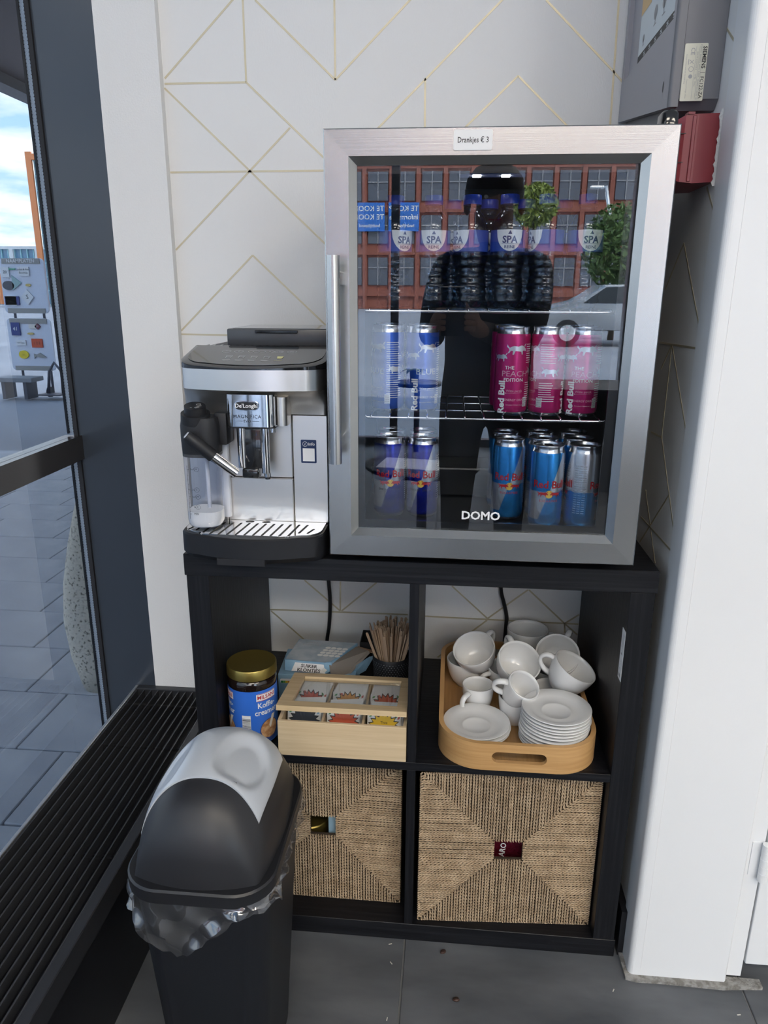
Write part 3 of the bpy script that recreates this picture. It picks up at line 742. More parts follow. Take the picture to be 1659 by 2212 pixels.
# tea sachets
mat('paper_white', (.72, .72, .70), .55, bump=(150, .3, .001)); mat('tea_navy', (.012, .022, .038), .5); mat('tea_red', (.55, .085, .03), .5)
mat('tea_yellow', (.78, .50, .02), .5); mat('tea_orange', (.62, .30, .06), .5); mat('leaf_green', (.06, .28, .10), .5); mat('tea_blue', (.10, .32, .55), .5); mat('tea_pink', (.55, .12, .10), .5)
SW, SH = .060, .070
def sachet(nm, col, txt=None):
    t = thing('tea_sachet', '', 'tea bag'); b_ = B()
    # pillow envelope
    n_ = 8; V = {}
    for s_ in (-1, 1):
        for i in range(n_+1):
            for j in range(n_+1):
                u, v = i/n_*2-1, j/n_*2-1
                V[s_, i, j] = b_.verts.new((u*SW/2, s_*(.0002+.0013*(1-u**4)*(1-v**4)), (v+1)*SH/2))
        for i in range(n_):
            for j in range(n_): b_.faces.new((V[s_, i, j], V[s_, i+1, j], V[s_, i+1, j+1], V[s_, i, j+1]))
    obj('envelope', b_, 'paper_white', t, world=False, smooth=True)
    if col is None: return t
    fm = lambda a, c: (a, -(.0006+.0013*(1-(a/SW*2)**4)*(1-((c-SH/2)/SH*2)**4)), c)
    def burst(r, cy):
        return [((r if k % 2 == 0 else r*.74)*cos(2*pi*k/34), cy+(r if k % 2 == 0 else r*.74)*sin(2*pi*k/34)*.86) for k in range(34)]
    def star(r, cy, m_, nm_, d):
        p_ = Print(); pts = burst(r, cy)
        for k in range(34):
            a, c = pts[k], pts[(k+1) % 34]; p_.poly([(0, cy), a, c])
        p_.build(nm_, m_, t, lambda a, c: (fm(a, c)[0], fm(a, c)[1]-d, c), cut=.008)
    star(.0295, .0470, 'black_print', 'star_outline', .0001); star(.0265, .0465, col, 'star', .0003)
    for (u, v, an) in ((-.024, .064, .6), (.021, .065, 2.2)):
      p_ = Print(); p_.poly([(u-.004*cos(an), v-.004*sin(an)), (u+.0018*sin(an), v-.0018*cos(an)), (u+.004*cos(an), v+.004*sin(an)), (u-.0018*sin(an), v+.0018*cos(an))])
      p_.build('leaf_print', 'leaf_green', t, lambda a, c: (fm(a, c)[0], fm(a, c)[1]-.0004, c))
    for (u, v, an) in ((-.026, .028, 1.9), (.026, .062, 1.0), (-.013, .066, 2.6)):
      p_ = Print(); p_.poly([(u-.004*cos(an), v-.004*sin(an)), (u+.002*sin(an), v-.002*cos(an)), (u+.004*cos(an), v+.004*sin(an)), (u-.002*sin(an), v+.002*cos(an))])
      p_.build('petal_print', 'tea_blue' if col == 'tea_navy' else 'tea_pink', t, lambda a, c: (fm(a, c)[0], fm(a, c)[1]-.0004, c))
    if txt: Print().text(txt, .0062, 0, .053, 0, .01).build('lettering', 'black_print', t, lambda a, c: (fm(a, c)[0], fm(a, c)[1]-.0005, c))
    return t
S = {'navy': sachet('a', 'tea_navy'), 'red': sachet('b', 'tea_red'), 'yellow': sachet('c', 'tea_yellow', 'Thee'), 'orange': sachet('d', 'tea_orange'), 'plain': sachet('e', None)}
usedS = set()
def put_s(kind, x, y, z, lean, rz, label, group):
    if kind in usedS: o = dup(S[kind])
    else: o = S[kind]; usedS.add(kind)
    o.location = (x, y, z); o.rotation_euler = (-radians(lean), 0, radians(rz)); o['label'] = label; o['group'] = group
ZB = ZS+.0045
cols = [x0+tk+cw*(k+.5) for k in range(3)]
FR = [('navy', 'navy blue'), ('red', 'orange red'), ('yellow', 'yellow')]
BK = [('red', 'orange red'), ('orange', 'amber'), ('red', 'orange red')]
nmz = ('by the creamer', 'in the middle', 'by the divider')
for c in range(3):
    kd, cn = FR[c]
    for k in range(6):
        lb = f'front tea sachet with a {cn} starburst in the tea box' if k == 0 else f'white tea sachet stacked behind the {cn} starburst sachet'
        put_s(kd if k == 0 else 'plain', cols[c]+(.004 if k else 0), .0135+.0068*k+(.003 if c == 2 else .006), ZB+.002, 20+k*1.5, (7, 10, 1)[c] if k else (4, 5, 0)[c], lb, f'{cn} front tea sachets')
    kd, cn = BK[c]
    for k in range(6):
        lb = f'{cn} starburst tea sachet under the lid glass {nmz[c]}' if k == 0 else f'white tea sachet at the rear under the lid glass {nmz[c]}'
        put_s(kd if k == 0 else 'plain', cols[c]+.0015*k, .0865+.0064*k, ZB+.001, 14+2.5*k, (-6, 2, 5)[c]+(k*1.5 if k else 0), lb, f'rear tea sachets {nmz[c]}')

# ------------------------------------------------------------------ creamer jar, sugar boxes, stirrers
mat('label_blue', (.03, .14, .60), .32, var=((2, 2, 6), (.06, .22, .72), .4, .7)); mat('jar_brown', (.012, .007, .006), .10, coat=.5)
mat('coffee_brown', (.36, .15, .05), .4, var=((90, 40, 90), (.62, .38, .2), .4, .6)); mat('cup_blue', (.03, .06, .22), .3); mat('cream', (.75, .70, .62), .5)
cj = thing('creamer_jar', 'brown jar of coffee creamer with gold screw lid and blue label', 'jar', (.0892, .060, ZS), radians(10))
R = .0440
obj('glass_body', lathe(B(), [(0, 0), (.040, 0), (R-.001, .004), (R-.0005, .116), (R+.0002, .122), (R-.001, .128), (R-.006, .1335), (0, .1335)], 48), 'jar_brown', cj, world=False, auto=50)
lidp = []; b_ = B()
for z, r0 in ((.1335, R+.0010), (.1505, R+.0010)):
    lidp.append([((r0-(.0007 if k % 2 else 0))*cos(2*pi*k/180), (r0-(.0007 if k % 2 else 0))*sin(2*pi*k/180), z) for k in range(180)])
lidp.append([((R-.0005)*cos(2*pi*k/180), (R-.0005)*sin(2*pi*k/180), .1525) for k in range(180)])
lidp.append([((R-.004)*cos(2*pi*k/180), (R-.004)*sin(2*pi*k/180), .1518) for k in range(180)])
loft(b_, lidp); obj('lid', b_, 'lid_gold', cj, world=False, auto=60)
lab = B(); lathe(lab, [(R+.0003, .005), (R+.0004, .1135)], 64); lo_ = obj('label', lab, 'label_blue', cj, world=False, smooth=True)
cm = cyl_map(R+.0007)
for u in (.030, -.056):
    Print().rr(u-.020, u+.020, .0930, .1075, .001).build('brand_plate', 'white_print', lo_, cm, cut=.004)
    p_ = Print()
    for q in ((.0932, .0941), (.1064, .1073)): p_.rect(u-.0190, u+.0190, *q)
    p_.text('MILSANI', .0105, u, .1001, 0, .02, sx=.95).build('brand_lettering', 'red_print', lo_, cyl_map(R+.0010), cut=.004)
    p_ = Print(); p_.text('Koffie-', .0150, u, .0835, 0, .018, sx=.9); p_.text('creamer', .0150, u-.001, .0695, 0, .018, sx=.9)
    p_.build('lettering', 'white_print', lo_, cm, cut=.004)
    Print().disc(u+.004, .0300, .0200, 28, .0235).build('cup_picture', 'cup_blue', lo_, cm, cut=.004)
    Print().disc(u+.004, .0335, .0180, 28, .0185).build('coffee_picture', 'coffee_brown', lo_, cyl_map(R+.0010), cut=.004)
    Print().poly([(u+.006, .034), (u+.003, .040), (u+.010, .060), (u+.018, .060)]).build('milk_picture', 'cream', lo_, cyl_map(R+.0013), cut=.004)
Print().rect(-.0175, -.0015, .0075, .0660).build('barcode_field', 'white_print', lo_, cm, cut=.004)
p_ = Print(); z = .012; rb = random.Random(2)
while z < .060: w_ = rb.choice((.0005, .0009, .0014)); p_.rect(-.0170, -.002, z, z+w_); z += w_+rb.choice((.0007, .0011, .0016))
p_.build('barcode', 'black_print', lo_, cyl_map(R+.0010), cut=.004)

mat('box_blue', (.20, .36, .52), .45, var=((30, 30, 40), (.27, .44, .58), .4, .7)); mat('box_top', (.30, .36, .42), .4, var=((40, 40, 40), (.42, .46, .50), .4, .65)); mat('card_grey', (.17, .15, .13), .8); mat('card_kraft', (.34, .22, .14), .8)
mat('sugar_white', (.72, .72, .70), .6, bump=(300, .4))
sb = thing('sugar_box', 'closed light blue sugar carton under the opened one', 'carton', (.185, .245, ZS), radians(2))
obj('carton', bx(-.082, .075, -.055, .055, 0, .056, bev=.0008, seg=1), 'box_blue', sb, world=False)
p_ = Print(); p_.rr(-.078, -.052, .036, .046, .003); o = p_.build('score_field', 'white_print', sb, plane_map((0, -.0553, 0), (1, 0, 0), (0, 0, 1)))
for k, c in enumerate(((.01, .20, .06), (.15, .42, .08), (.75, .55, .03), (.62, .24, .03), (.5, .05, .03))):
    mat(f'score_{k}', c, .5); Print().rect(-.0765+.0046*k, -.0721+.0046*k, .0365, .0415).build('score_bar', f'score_{k}', o, plane_map((0, -.0556, 0), (1, 0, 0), (0, 0, 1)))
s2 = thing('sugar_box', 'opened light blue carton of sugar cubes marked SUIKER KLONTJES', 'carton', (.192, .240, ZS+.0565), radians(-4))
b_ = B(); loft(b_, [[(-.072, -.046, .002), (-.03, -.048, -.0005+.004), (.012, -.048, .003), (.024, -.044, .008), (.060, .045, .008), (-.066, .045, .003)], [(-.072, -.046, .026), (-.03, -.048, .0272), (.012, -.048, .0275), (.024, -.044, .0275), (.060, .045, .0285), (-.066, .045, .0275)]])
obj('carton', b_, 'box_blue', s2, world=False)
p_ = Print(); p_.poly([(-.0705, -.0455), (-.03, -.0475), (.012, -.0475), (.022, -.0435), (.058, .0445), (-.0645, .0445)])
o = p_.build('top_picture', 'box_top', s2, lambda a, c: (a, c, .0277+.0006*(a > .02)+.0005))
p_ = Print()
for k in range(16): p_.disc(-.005+.012*(k % 4)+.003*(k//4), -.020+.011*(k//4), .006, 10, .005)
p_.build('sugar_picture', 'sugar_white', o, lambda a, c: (a, c, .0290))
p_ = Print(); p_.text('SUIKER', .009, -.035, .030); p_.text('KLONTJES', .009, -.032, .020); p_.build('top_lettering', 'grey_print', o, lambda a, c: (a, c, .0292))
Print().poly([(-.058, .0035), (.012, .0035), (.0095, .0235), (-.0495, .0235)]).build('name_panel', 'white_print', s2, plane_map((0, -.0487, 0), (1, 0, 0), (0, 0, 1)))
p_ = Print(); p_.text('SUIKER', .0105, -.021, .0170, 0, .02, shear=.2); p_.text('KLONTJES', .0105, -.022, .0075, 0, .02, shear=.2)
p_.build('lettering', 'black_print', s2, plane_map((0, -.0489, 0), (1, 0, 0), (0, 0, 1)))
Print().poly([(.004, .010), (.011, .006), (.0165, .012), (.009, .0175)]).build('cube_picture', 'sugar_white', s2, plane_map((0, -.0491, 0), (1, 0, 0), (0, 0, 1)))
b_ = B(); v = [(.020, -.046, .022), (.026, -.052, -.008), (.048, -.048, -.010), (.092, .010, .0275), (.088, .016, .0285), (.060, .030, .028)]
loft(b_, [v, [(p[0]+.0005, p[1]-.0008, p[2]-.0012) for p in v]]); obj('torn_flap', b_, 'card_grey', s2, world=False)
b_ = B(); v = [(.058, .030, .027), (.094, .014, .0265), (.104, .022, .020), (.098, .038, .018), (.062, .044, .022)]
loft(b_, [v, [(p[0], p[1], p[2]-.0012) for p in v]]); obj('end_flap', b_, 'card_kraft', s2, world=False)
b_ = B(); v = [(.070, -.020, .012), (.092, .005, .020), (.100, .022, .014), (.085, .005, -.012), (.060, -.03, -.014)]
loft(b_, [v, [(p[0], p[1]+.0012, p[2]) for p in v]]); obj('end_panel', b_, 'box_blue', s2, world=False)
# black organiser behind the stirrer cup
oz = thing('organiser_box', 'small open black box beside the stirrer cup', 'box', (.275, .315, ZS))
b_ = B()
for q in ((-.016, .012, -.03, -.028), (-.016, .012, .028, .03), (-.016, -.014, -.028, .028), (.010, .012, -.028, .028)): box(b_, *q, 0, .085)
box(b_, -.014, .010, -.028, .028, 0, .002); obj('shell', b_, 'black_satin', oz, world=False)
# stirrers
mat('stir_wood', (.40, .28, .19), .7, var=((200, 200, 12), (.52, .39, .28), .35, .7))
sx, sy = .3285, .258
sc_ = thing('stirrer_cup', 'black perforated cup holding wooden stirrers beside the shelf divider', 'cup', (sx, sy, ZS))
obj('cup_wall', lathe(B(), [(0, 0), (.034, 0), (.036, .003), (.0395, .076), (.0385, .077), (.037, .076), (.034, .004), (0, .004)], 40), 'black_satin', sc_, world=False, auto=50)
p_ = Print()
for r in range(13):
    for k in range(40): p_.disc((k+.5*(r % 2))*.0060-.12, .012+.0047*r, .0009, 6)
mat('hole_light', (.28, .29, .31), .6)
o = p_.build('perforations', 'hole_light', sc_, lambda a, c: ((.0363+.0455*c+.0002)*sin(a/.038), -(.0363+.0455*c+.0002)*cos(a/.038), c)); o['kind'] = 'stuff'
st0 = None; rs = random.Random(9)
for k in range(96):
    if st0 is None:
        b_ = B(); pts = rrect(-.0026, .0026, 0, .14, .0025, 4); ext(b_, pts, -.0007, .0007, 'y')
        st0 = tag(obj('stirrer', b_, 'stir_wood'), 'flat wooden stirrer standing in the black perforated cup', 'stirrer', 'wooden stirrers in the black cup'); o = st0
    else: o = st0.copy(); COL.objects.link(o)
    a = rs.uniform(0, 2*pi); r = .029*sqrt(rs.random()); lean = radians(rs.uniform(9, 20))*(.25+.75*r/.029)
    ex, ey = r*cos(a), r*sin(a)
    # foot sits opposite, stick leans over the rim on the side of its own angle
    dirx, diry = cos(a)*sin(lean), sin(a)*sin(lean)
    o.location = (sx+ex*.35, sy+ey*.35, ZS+.005)
    q = Vector((dirx, diry, cos(lean))).to_track_quat('Z', 'Y'); o.rotation_mode = 'QUATERNION'
    o.rotation_quaternion = q @ Matrix.Rotation(rs.uniform(-1.3, 1.3), 3, 'Z').to_quaternion()
# ------------------------------------------------------------------ coffee machine
mat('machine_steel', (.80, .77, .73), .32, 1.0, bump=((5, 900, 900), .08, .0004))
mat('machine_grey', (.055, .057, .064), .32); mat('panel_glass', (.035, .036, .038), .12, coat=.5); mat('icon_grey', (.75, .76, .77), .5); mat('navy_sticker', (.012, .03, .10), .4)
mat('icon_yellow', (.75, .72, .35), .5)
cmn = thing('coffee_machine', 'silver and black bean-to-cup coffee machine beside the fridge', 'coffee machine', (.12, .16, .77))
MX0, MX1 = .004, .2385
def fcurve(y_mid, y_side, n=14, x0=MX0, x1=MX1, rc=.03):
    """front plan curve from left to right: rounded corners, gently bowed front"""
    P = []
    for k in range(7): t = pi+.5*pi*k/6; P.append((x0+rc+rc*cos(t), y_side+rc*(1+sin(t))-.0))
    xm = (x0+x1)/2; hw = (x1-x0)/2-rc
    for k in range(1, n): x = x0+rc+(2*hw)*k/n; P.append((x, y_side+(y_mid-y_side)*(1-((x-xm)/hw)**2)))
    for k in range(7): t = 1.5*pi+.5*pi*k/6; P.append((x1-rc+rc*cos(t), y_side+rc*(1+sin(t))))
    return P
base = fcurve(-.047, -.028); back = [(MX1, .36), (MX0, .36)]
b_ = B(); lo0 = [(x, y, .7705) for x, y in [(.12+(p[0]-.12)*.985, p[1]+.012) for p in base]+back]; lo1 = [(x, y, .781) for x, y in base+back]; lo2 = [(x, y, .812) for x, y in base+back]; lo3 = [(x, y, .8145) for x, y in [(.12+(p[0]-.12)*.985, p[1]+.0025) for p in base]+back]
loft(b_, [lo0, lo1, lo2, lo3]); bs = obj('drip_tray_housing', b_, 'black_satin', cmn, auto=40)
obj('grip_shade', bx(.073, .150, -.0465, -.03, .7706, .7815), 'black_print', bs)  # solid dark block standing in for the shade of a notch
# grille with real slots
gi = [(.12+(p[0]-.12)*.955, p[1]+.006) for p in base]+[(MX1-.005, .052), (MX0+.005, .052)]
holes = []
for k in range(15):
    xb = .020+.0140*k; yb = -.030 if 1 < k < 13 else -.012; yt = .030 if 0 < k < 14 else .010
    sk = .006; w_ = .0021
    L0 = Vector((xb-sk*.5, yb)); L1 = Vector((xb+sk*.5, yt)); d = (L1-L0).normalized(); n_ = Vector((-d.y, d.x))
    hp = []
    for q in range(5): a = pi*q/4; hp.append(tuple(L1+n_*(-w_*cos(a))+d*w_*sin(a)))
    for q in range(5): a = pi*q/4; hp.append(tuple(L0+n_*(w_*cos(a))-d*w_*sin(a)))
    holes.append(hp)
for xm in (.034, .105, .133):   # round fingertip holes
    hp = [(xm+.0075*cos(-2*pi*k/16), .040+.0055*sin(-2*pi*k/16)) for k in range(16)]; holes.append(hp)
gp = obj('drip_grille', plate(B(), gi, holes, .8150, .8170), 'chrome', cmn)
# body: black sides/back, steel front panels with dark joints
obj('body_shell', bx(MX0, MX1, .057, .358, .8145, 1.068, bev=.004), 'black_satin', cmn, auto=40)
def fp(name, x0, x1, z0, z1): return obj(name, bx(x0, x1, .048, .0568, z0, z1, bev=.0012, seg=1), 'machine_steel', cmn)
fp('left_front_panel', MX0+.001, .0655, .8165, 1.0)
fp('lower_door', .0672, .1788, .8165, .8912)
fp('brew_front_panel', .0672, .1788, .8928, .9972)
fp('right_front_panel', .1802, MX1-.001, .8165, .9972)
# head: curved steel band, its underside and black top
head = fcurve(.004, .014, rc=.042, x0=MX0-.001, x1=MX1+.001); hb = [(MX1+.001, .34), (MX0-.001, .34)]
b_ = B(); loft(b_, [[(x, y, z) for x, y in head+hb] for z in (1.0395, 1.0715)]); obj('head_band', b_, 'machine_steel', cmn, auto=40)
b_ = B(); rows = []
for f in (0, .25, .5, .75, 1.0):
    z = 1.0395-.0415*f**1.6; row = []
    for x, y in head:
        yy = y+(.0475-y)*(sin(f*pi/2)) if y < .0475 else y
        row.append(b_.verts.new((.12+(x-.12)*(1-.02*f), yy, z)))
    rows.append(row)
for a, c in zip(rows, rows[1:]):
    for k in range(len(a)-1): b_.faces.new((a[k], a[k+1], c[k+1], c[k]))
obj('head_underside', b_, 'machine_steel', cmn, smooth=True)
# sloping control panel
def slope(y): return 1.0740+(y-.004)*.215
hp2 = [(x, y-.001) for x, y in head]; ybk = .118
def clip(P): return [(x, min(y, ybk)) for x, y in P]
b_ = B(); pl = clip(hp2)+[(MX1+.001, ybk), (MX0-.001, ybk)]
loft(b_, [[(x, y, 1.0717) for x, y in pl], [(x, y, slope(y)) for x, y in pl], [(.12+(x-.12)*.975, y+(.004 if y < ybk-.001 else 0), slope(y)+.0022) for x, y in pl]]); cp = obj('control_panel', b_, 'black_gloss', cmn, auto=35)
b_ = B(); pl2 = [(.12+(x-.12)*.93, y+.010 if y < ybk-.01 else ybk-.004) for x, y in pl]
loft(b_, [[(x, y, slope(y)+.0021) for x, y in pl2], [(x, y, slope(y)+.0026) for x, y in pl2]]); obj('panel_glass', b_, 'panel_glass', cp)
p_ = Print()
for u in (.068, .0885): p_.ring(u, .082, .0075, .0005, 20, .0065)
for u in (.155, .176): p_.ring(u, .082, .0075, .0005, 20, .0065)
p_.text('- x2', .006, .156, .082); p_.text('OK', .005, .176, .082); p_.text('ll', .006, .0885, .082); p_.text('+', .008, .068, .082)
for a_, c_ in (((.108, .0755), (.143, .0755)), ((.108, .0885), (.143, .0885)), ((.108, .0755), (.104, .082)), ((.104, .082), (.108, .0885)), ((.143, .0755), (.147, .082)), ((.147, .082), (.143, .0885))): p_.line(a_, c_, .0005)
for u in (.112, .122, .132, .140): p_.disc(u, .082, .0011, 8)
for k in range(4):
    u = .080+.0205*k
    p_.line((u-.005, .058), (u+.005, .058), .0006); p_.line((u-.005, .058), (u-.0035, .046), .0006); p_.line((u+.005, .058), (u+.0035, .046), .0006); p_.line((u-.0035, .046), (u+.0035, .046), .0006); p_.line((u-.004, .053), (u+.004, .053), .0012)
    p_.rect(u-.0065, u+.0065, .0365, .0376); p_.rect(u-.005, u+.005, .033, .0340)
pm = lambda a, c: Vector((a, c, slope(c)+.0030))-wloc(cmn)
o = p_.build('panel_icons', 'icon_grey', cp, pm)
p_ = Print(); u = .163; p_.poly([(u-.0055, .058), (u-.0035, .046), (u+.0035, .046), (u+.0055, .058)]); p_.rect(u-.0065, u+.0065, .0365, .0376); p_.build('panel_icon_lit', 'icon_yellow', cp, pm)
# cup shelf with ribs and hopper lid
obj('top_deck', bx(MX0+.004, MX1-.003, .1185, .345, 1.0785, 1.0965, bev=.002), 'black_satin', cmn)
for k in range(17):
    x = .016+.0128*k
    obj('deck_rib', bx(x-.0018, x+.0018, .121, .150, 1.0965, 1.0995), 'black_gloss', cmn)
hl = obj('hopper_lid', bx(.048, MX1-.004, .152, .330, 1.0968, 1.1262, bev=.003), 'machine_grey', cmn, auto=40)
obj('lid_window', bx(.058, MX1-.014, .160, .315, 1.1262, 1.1270), 'panel_glass', hl)
obj('lid_tab', bx(.098, .172, .1485, .158, 1.1195, 1.1245, bev=.001), 'black_gloss', hl)
# spout housing and spouts
def rrz(x0, x1, y0, y1, r): return rrect(x0, x1, y0, y1, (r, r, 0, 0), 8)
b_ = B(); ol = rrz(.0855, .1625, .000, .047, .012); loft(b_, [[(x, y, z) for x, y in ol] for z in (.9845, 1.0345)]); sp1 = obj('spout_housing', b_, 'chrome', cmn, auto=35)
b_ = B(); loft(b_, [[(x, y, z) for x, y in ol] for z in (.9820, .9843)]); obj('housing_foot', b_, 'black_plastic', sp1)
b_ = B(); ol2 = rrz(.1628, .1795, .010, .047, .010); loft(b_, [[(x, y, z) for x, y in ol2] for z in (.985, 1.030)]); obj('housing_side', b_, 'machine_steel', cmn, auto=35)
em = obj('emblem', ext(B(), rrect(.1005, .1395, 1.0105, 1.0245, .0069, 8), -.0022, .0002, 'y'), 'chrome', sp1)
Print().rr(.1017, .1383, 1.0117, 1.0233, .0057).build('emblem_field', 'black_print', em, plane_map((0, -.0023, 0), (1, 0, 0), (0, 0, 1), cmn))
Print().text("De'Longhi", .0088, .120, 1.0176, 0, .018).build('emblem_lettering', 'white_print', em, plane_map((0, -.0025, 0), (1, 0, 0), (0, 0, 1), cmn))
p_ = Print(); p_.text('MAGNIFICA', .0078, .120, 1.0005, sp=1.1); p_.text('EVO', .0062, .120, .9935)
p_.line((.101, .9935), (.1125, .9935), .0004); p_.line((.1275, .9935), (.139, .9935), .0004)
p_.build('housing_lettering', 'black_print', sp1, plane_map((0, -.0004, 0), (1, 0, 0), (0, 0, 1), cmn))
obj('spout_core', bx(.1085, .1400, .010, .040, .915, .982, bev=.004), 'black_gloss', cmn, auto=40)
obj('spout_lip', bx(.1055, .1330, .006, .030, .9005, .916, bev=.003), 'black_gloss', cmn, auto=40)
for x in (.1055, .1435): obj('spout_pipe', cyl(B(), (x, .012, .917 if x < .12 else .909), (x, .012, .982), .0068, seg=24), 'chrome', cmn, auto=40)
nz = obj('nozzle', cyl(B(), (.1455, .013, .9025), (.1455, .013, .909), .0055, seg=20), 'chrome', cmn, auto=40)
obj('nozzle_tip', cyl(B(), (.1455, .013, .8985), (.1455, .013, .9025), .0042, seg=16), 'black_plastic', nz)
obj('steam_tip', cyl(B(), (.156, .016, .974), (.156, .016, .982), .0045, seg=16), 'chrome', cmn, auto=40)
# info sticker (its code square stays blank)
ns = obj('info_sticker', ext(B(), rrect(.1935, .2190, .9185, .9570, .0015, 3), .0474, .0481, 'y'), 'navy_sticker', cmn)
mp_ = plane_map((0, .0472, 0), (1, 0, 0), (0, 0, 1), cmn)
p_ = Print(); p_.ring(.2005, .9500, .0042, .0005, 24); p_.text('i', .007, .2005, .9500, 0, .01, shear=.2); p_.text('info', .0072, .2112, .9500, 0, .01)
p_.build('sticker_lettering', 'white_print', ns, mp_)
Print().rect(.1965, .2160, .9215, .9430).build('sticker_field', 'white_print', ns, mp_)

# ------------------------------------------------------------------ milk carafe docked on the machine
glass('jug_clear', (.86, .88, .93), .9, .03, 1.45, .02); mat('milk', (.80, .79, .76), .35); mat('jug_frost', (.60, .62, .68), .25)
mc = thing('milk_carafe', 'clear milk carafe with black frother lid docked on the coffee machine', 'carafe', (.041, .012, .8172))
def rl(x0, x1, y0, y1, r, z, s=1.0): return [(.041+(x-.041)*s, .012+(y-.012)*s, z) for x, y in rrect(x0, x1, y0, y1, r, 7)]
J = (.0125, .0695, -.0145, .0385, .020)
ZJ = .8180
b_ = B(); loft(b_, [rl(*J, ZJ+.002, .86), rl(*J, ZJ+.006, .95), rl(*J, ZJ+.014, .985), rl(*J, .9415, 1.02)], True, False); obj('jug', b_, 'jug_clear', mc, smooth=True)
b_ = B(); loft(b_, [rl(*J, ZJ+.0032, .83), rl(*J, ZJ+.007, .92), rl(*J, ZJ+.014, .955), rl(*J, ZJ+.028, .96)]); obj('milk', b_, 'milk', mc, auto=50)
obj('suction_tube', cyl(B(), (.045, .018, ZJ+.006), (.045, .018, .94), .0032, seg=12), 'jug_frost', mc, smooth=True)
obj('jug_backplate', bx(.060, .0745, .036, .0475, ZJ+.006, 1.0, bev=.003), 'jug_frost', mc, auto=40)
b_ = B(); loft(b_, [rl(*J, .9415, 1.03), rl(*J, .9465, 1.04), rl(*J, .962, 1.06), rl(*J, .985, 1.06), rl(*J, .998, .98)]); cl = obj('lid', b_, 'black_satin', mc, auto=50)
obj('lid_collar', loft(B(), [rl(*J, .9365, 1.035), rl(*J, .9412, 1.035)], True, True), 'machine_grey', cl, auto=40)
kx, ky = .0355, .006
b_ = B(); cyl(b_, (kx, ky, .990), (kx+.001, ky-.003, 1.0045), .0235, .0225, 32); dl = obj('dial_base', b_, 'black_satin', mc, auto=40)
b_ = B(); cyl(b_, (kx+.001, ky-.003, 1.0040), (kx+.002, ky-.006, 1.0160), .0175, .0165, 32); dk = obj('dial_knob', b_, 'black_plastic', mc, auto=40)
Print().ring(.004, .006, .0035, .0006, 14).line((-.008, -.006), (-.002, -.009), .0009).line((.004, -.010), (.009, -.006), .0009).text('CLEAN', .0042, .006, -.004, .9).build('dial_print', 'white_print', dk, lambda a, c: Vector((kx+.002+a, ky-.006+c*.97, 1.0163+c*.0+.22*(c)))-wloc(mc))
obj('side_bracket', bx(.0615, .0830, .012, .047, .952, 1.004, bev=.004), 'black_satin', mc, auto=40)
a, c = Vector((.0335, -.030, .9740)), Vector((.0680, -.018, .9405))
d = (c-a).normalized()
obj('spout_arm', tube(B(), [a-d*.002, a, a+(c-a)*.5, c], [.0075, .0088, .0098, .0102], 20), 'black_satin', mc, auto=40)
e = Vector((.1005, -.007, .9115))
st_ = obj('spout_tip', tube(B(), [c, c+(e-c)*.5, e], [.0088, .0084, .0080], 20), 'chrome', mc, auto=40)
obj('arm_cap', tube(B(), [a-d*.0032, a-d*.002], [.0052, .0060], 16), 'jug_frost', mc, auto=40)
p_ = Print(); p_.line((.0235, .836), (.0235, .924), .0005)
for z, t_ in ((.918, '2x LM'), (.8845, '2x C'), (.873, '1x LM'), (.856, '1x C'), (.8445, 'MIN')):
    p_.line((.0235, z), (.0265, z), .0005); p_.text(t_, .0044, .0340, z)
    if t_ != 'MIN': p_.ring(.0372+(.0012 if 'LM' in t_ else 0), z, .0040, .0004, 16)
for k in range(10): p_.line((.0235, .848+.0075*k), (.0250, .848+.0075*k), .0004)
p_.build('scale_print', 'black_print', mc, plane_map((0, -.0158, 0), (1, 0, 0), (0, 0, 1), mc))
# ------------------------------------------------------------------ fridge
FX0, FX1, FZ0, FZ1 = .2505, .7215, .787, 1.3985
fr = thing('drinks_fridge', 'black drinks fridge with stainless door frame and glass door', 'fridge', (.486, .19, .77))
ox0, ox1, oz0, oz1 = .2565, .7155, .792, 1.393; ix0, ix1, iz0, iz1, iyb = .292, .680, .826, 1.362, .300
b_ = B()
box(b_, ox0, ix0, .020, .395, oz0, oz1); box(b_, ix1, ox1, .020, .395, oz0, oz1); box(b_, ix0, ix1, .020, .395, oz0, iz0); box(b_, ix0, ix1, .020, .395, iz1, oz1); box(b_, ix0, ix1, iyb, .395, iz0, iz1)
obj('cabinet', b_, 'fridge_black', fr)
obj('floor_step', bx(ix0, ix1, .205, iyb, iz0, iz0+.055, bev=.004), 'fridge_black', fr)
for x in (.275, .697):
    for y in (.035, .36): obj('foot', lathe(B(), [(0, 0), (.013, 0), (.014, .003), (.012, .022), (0, .022)], 20, (x, y, .7702)), 'black_plastic', fr, auto=40)
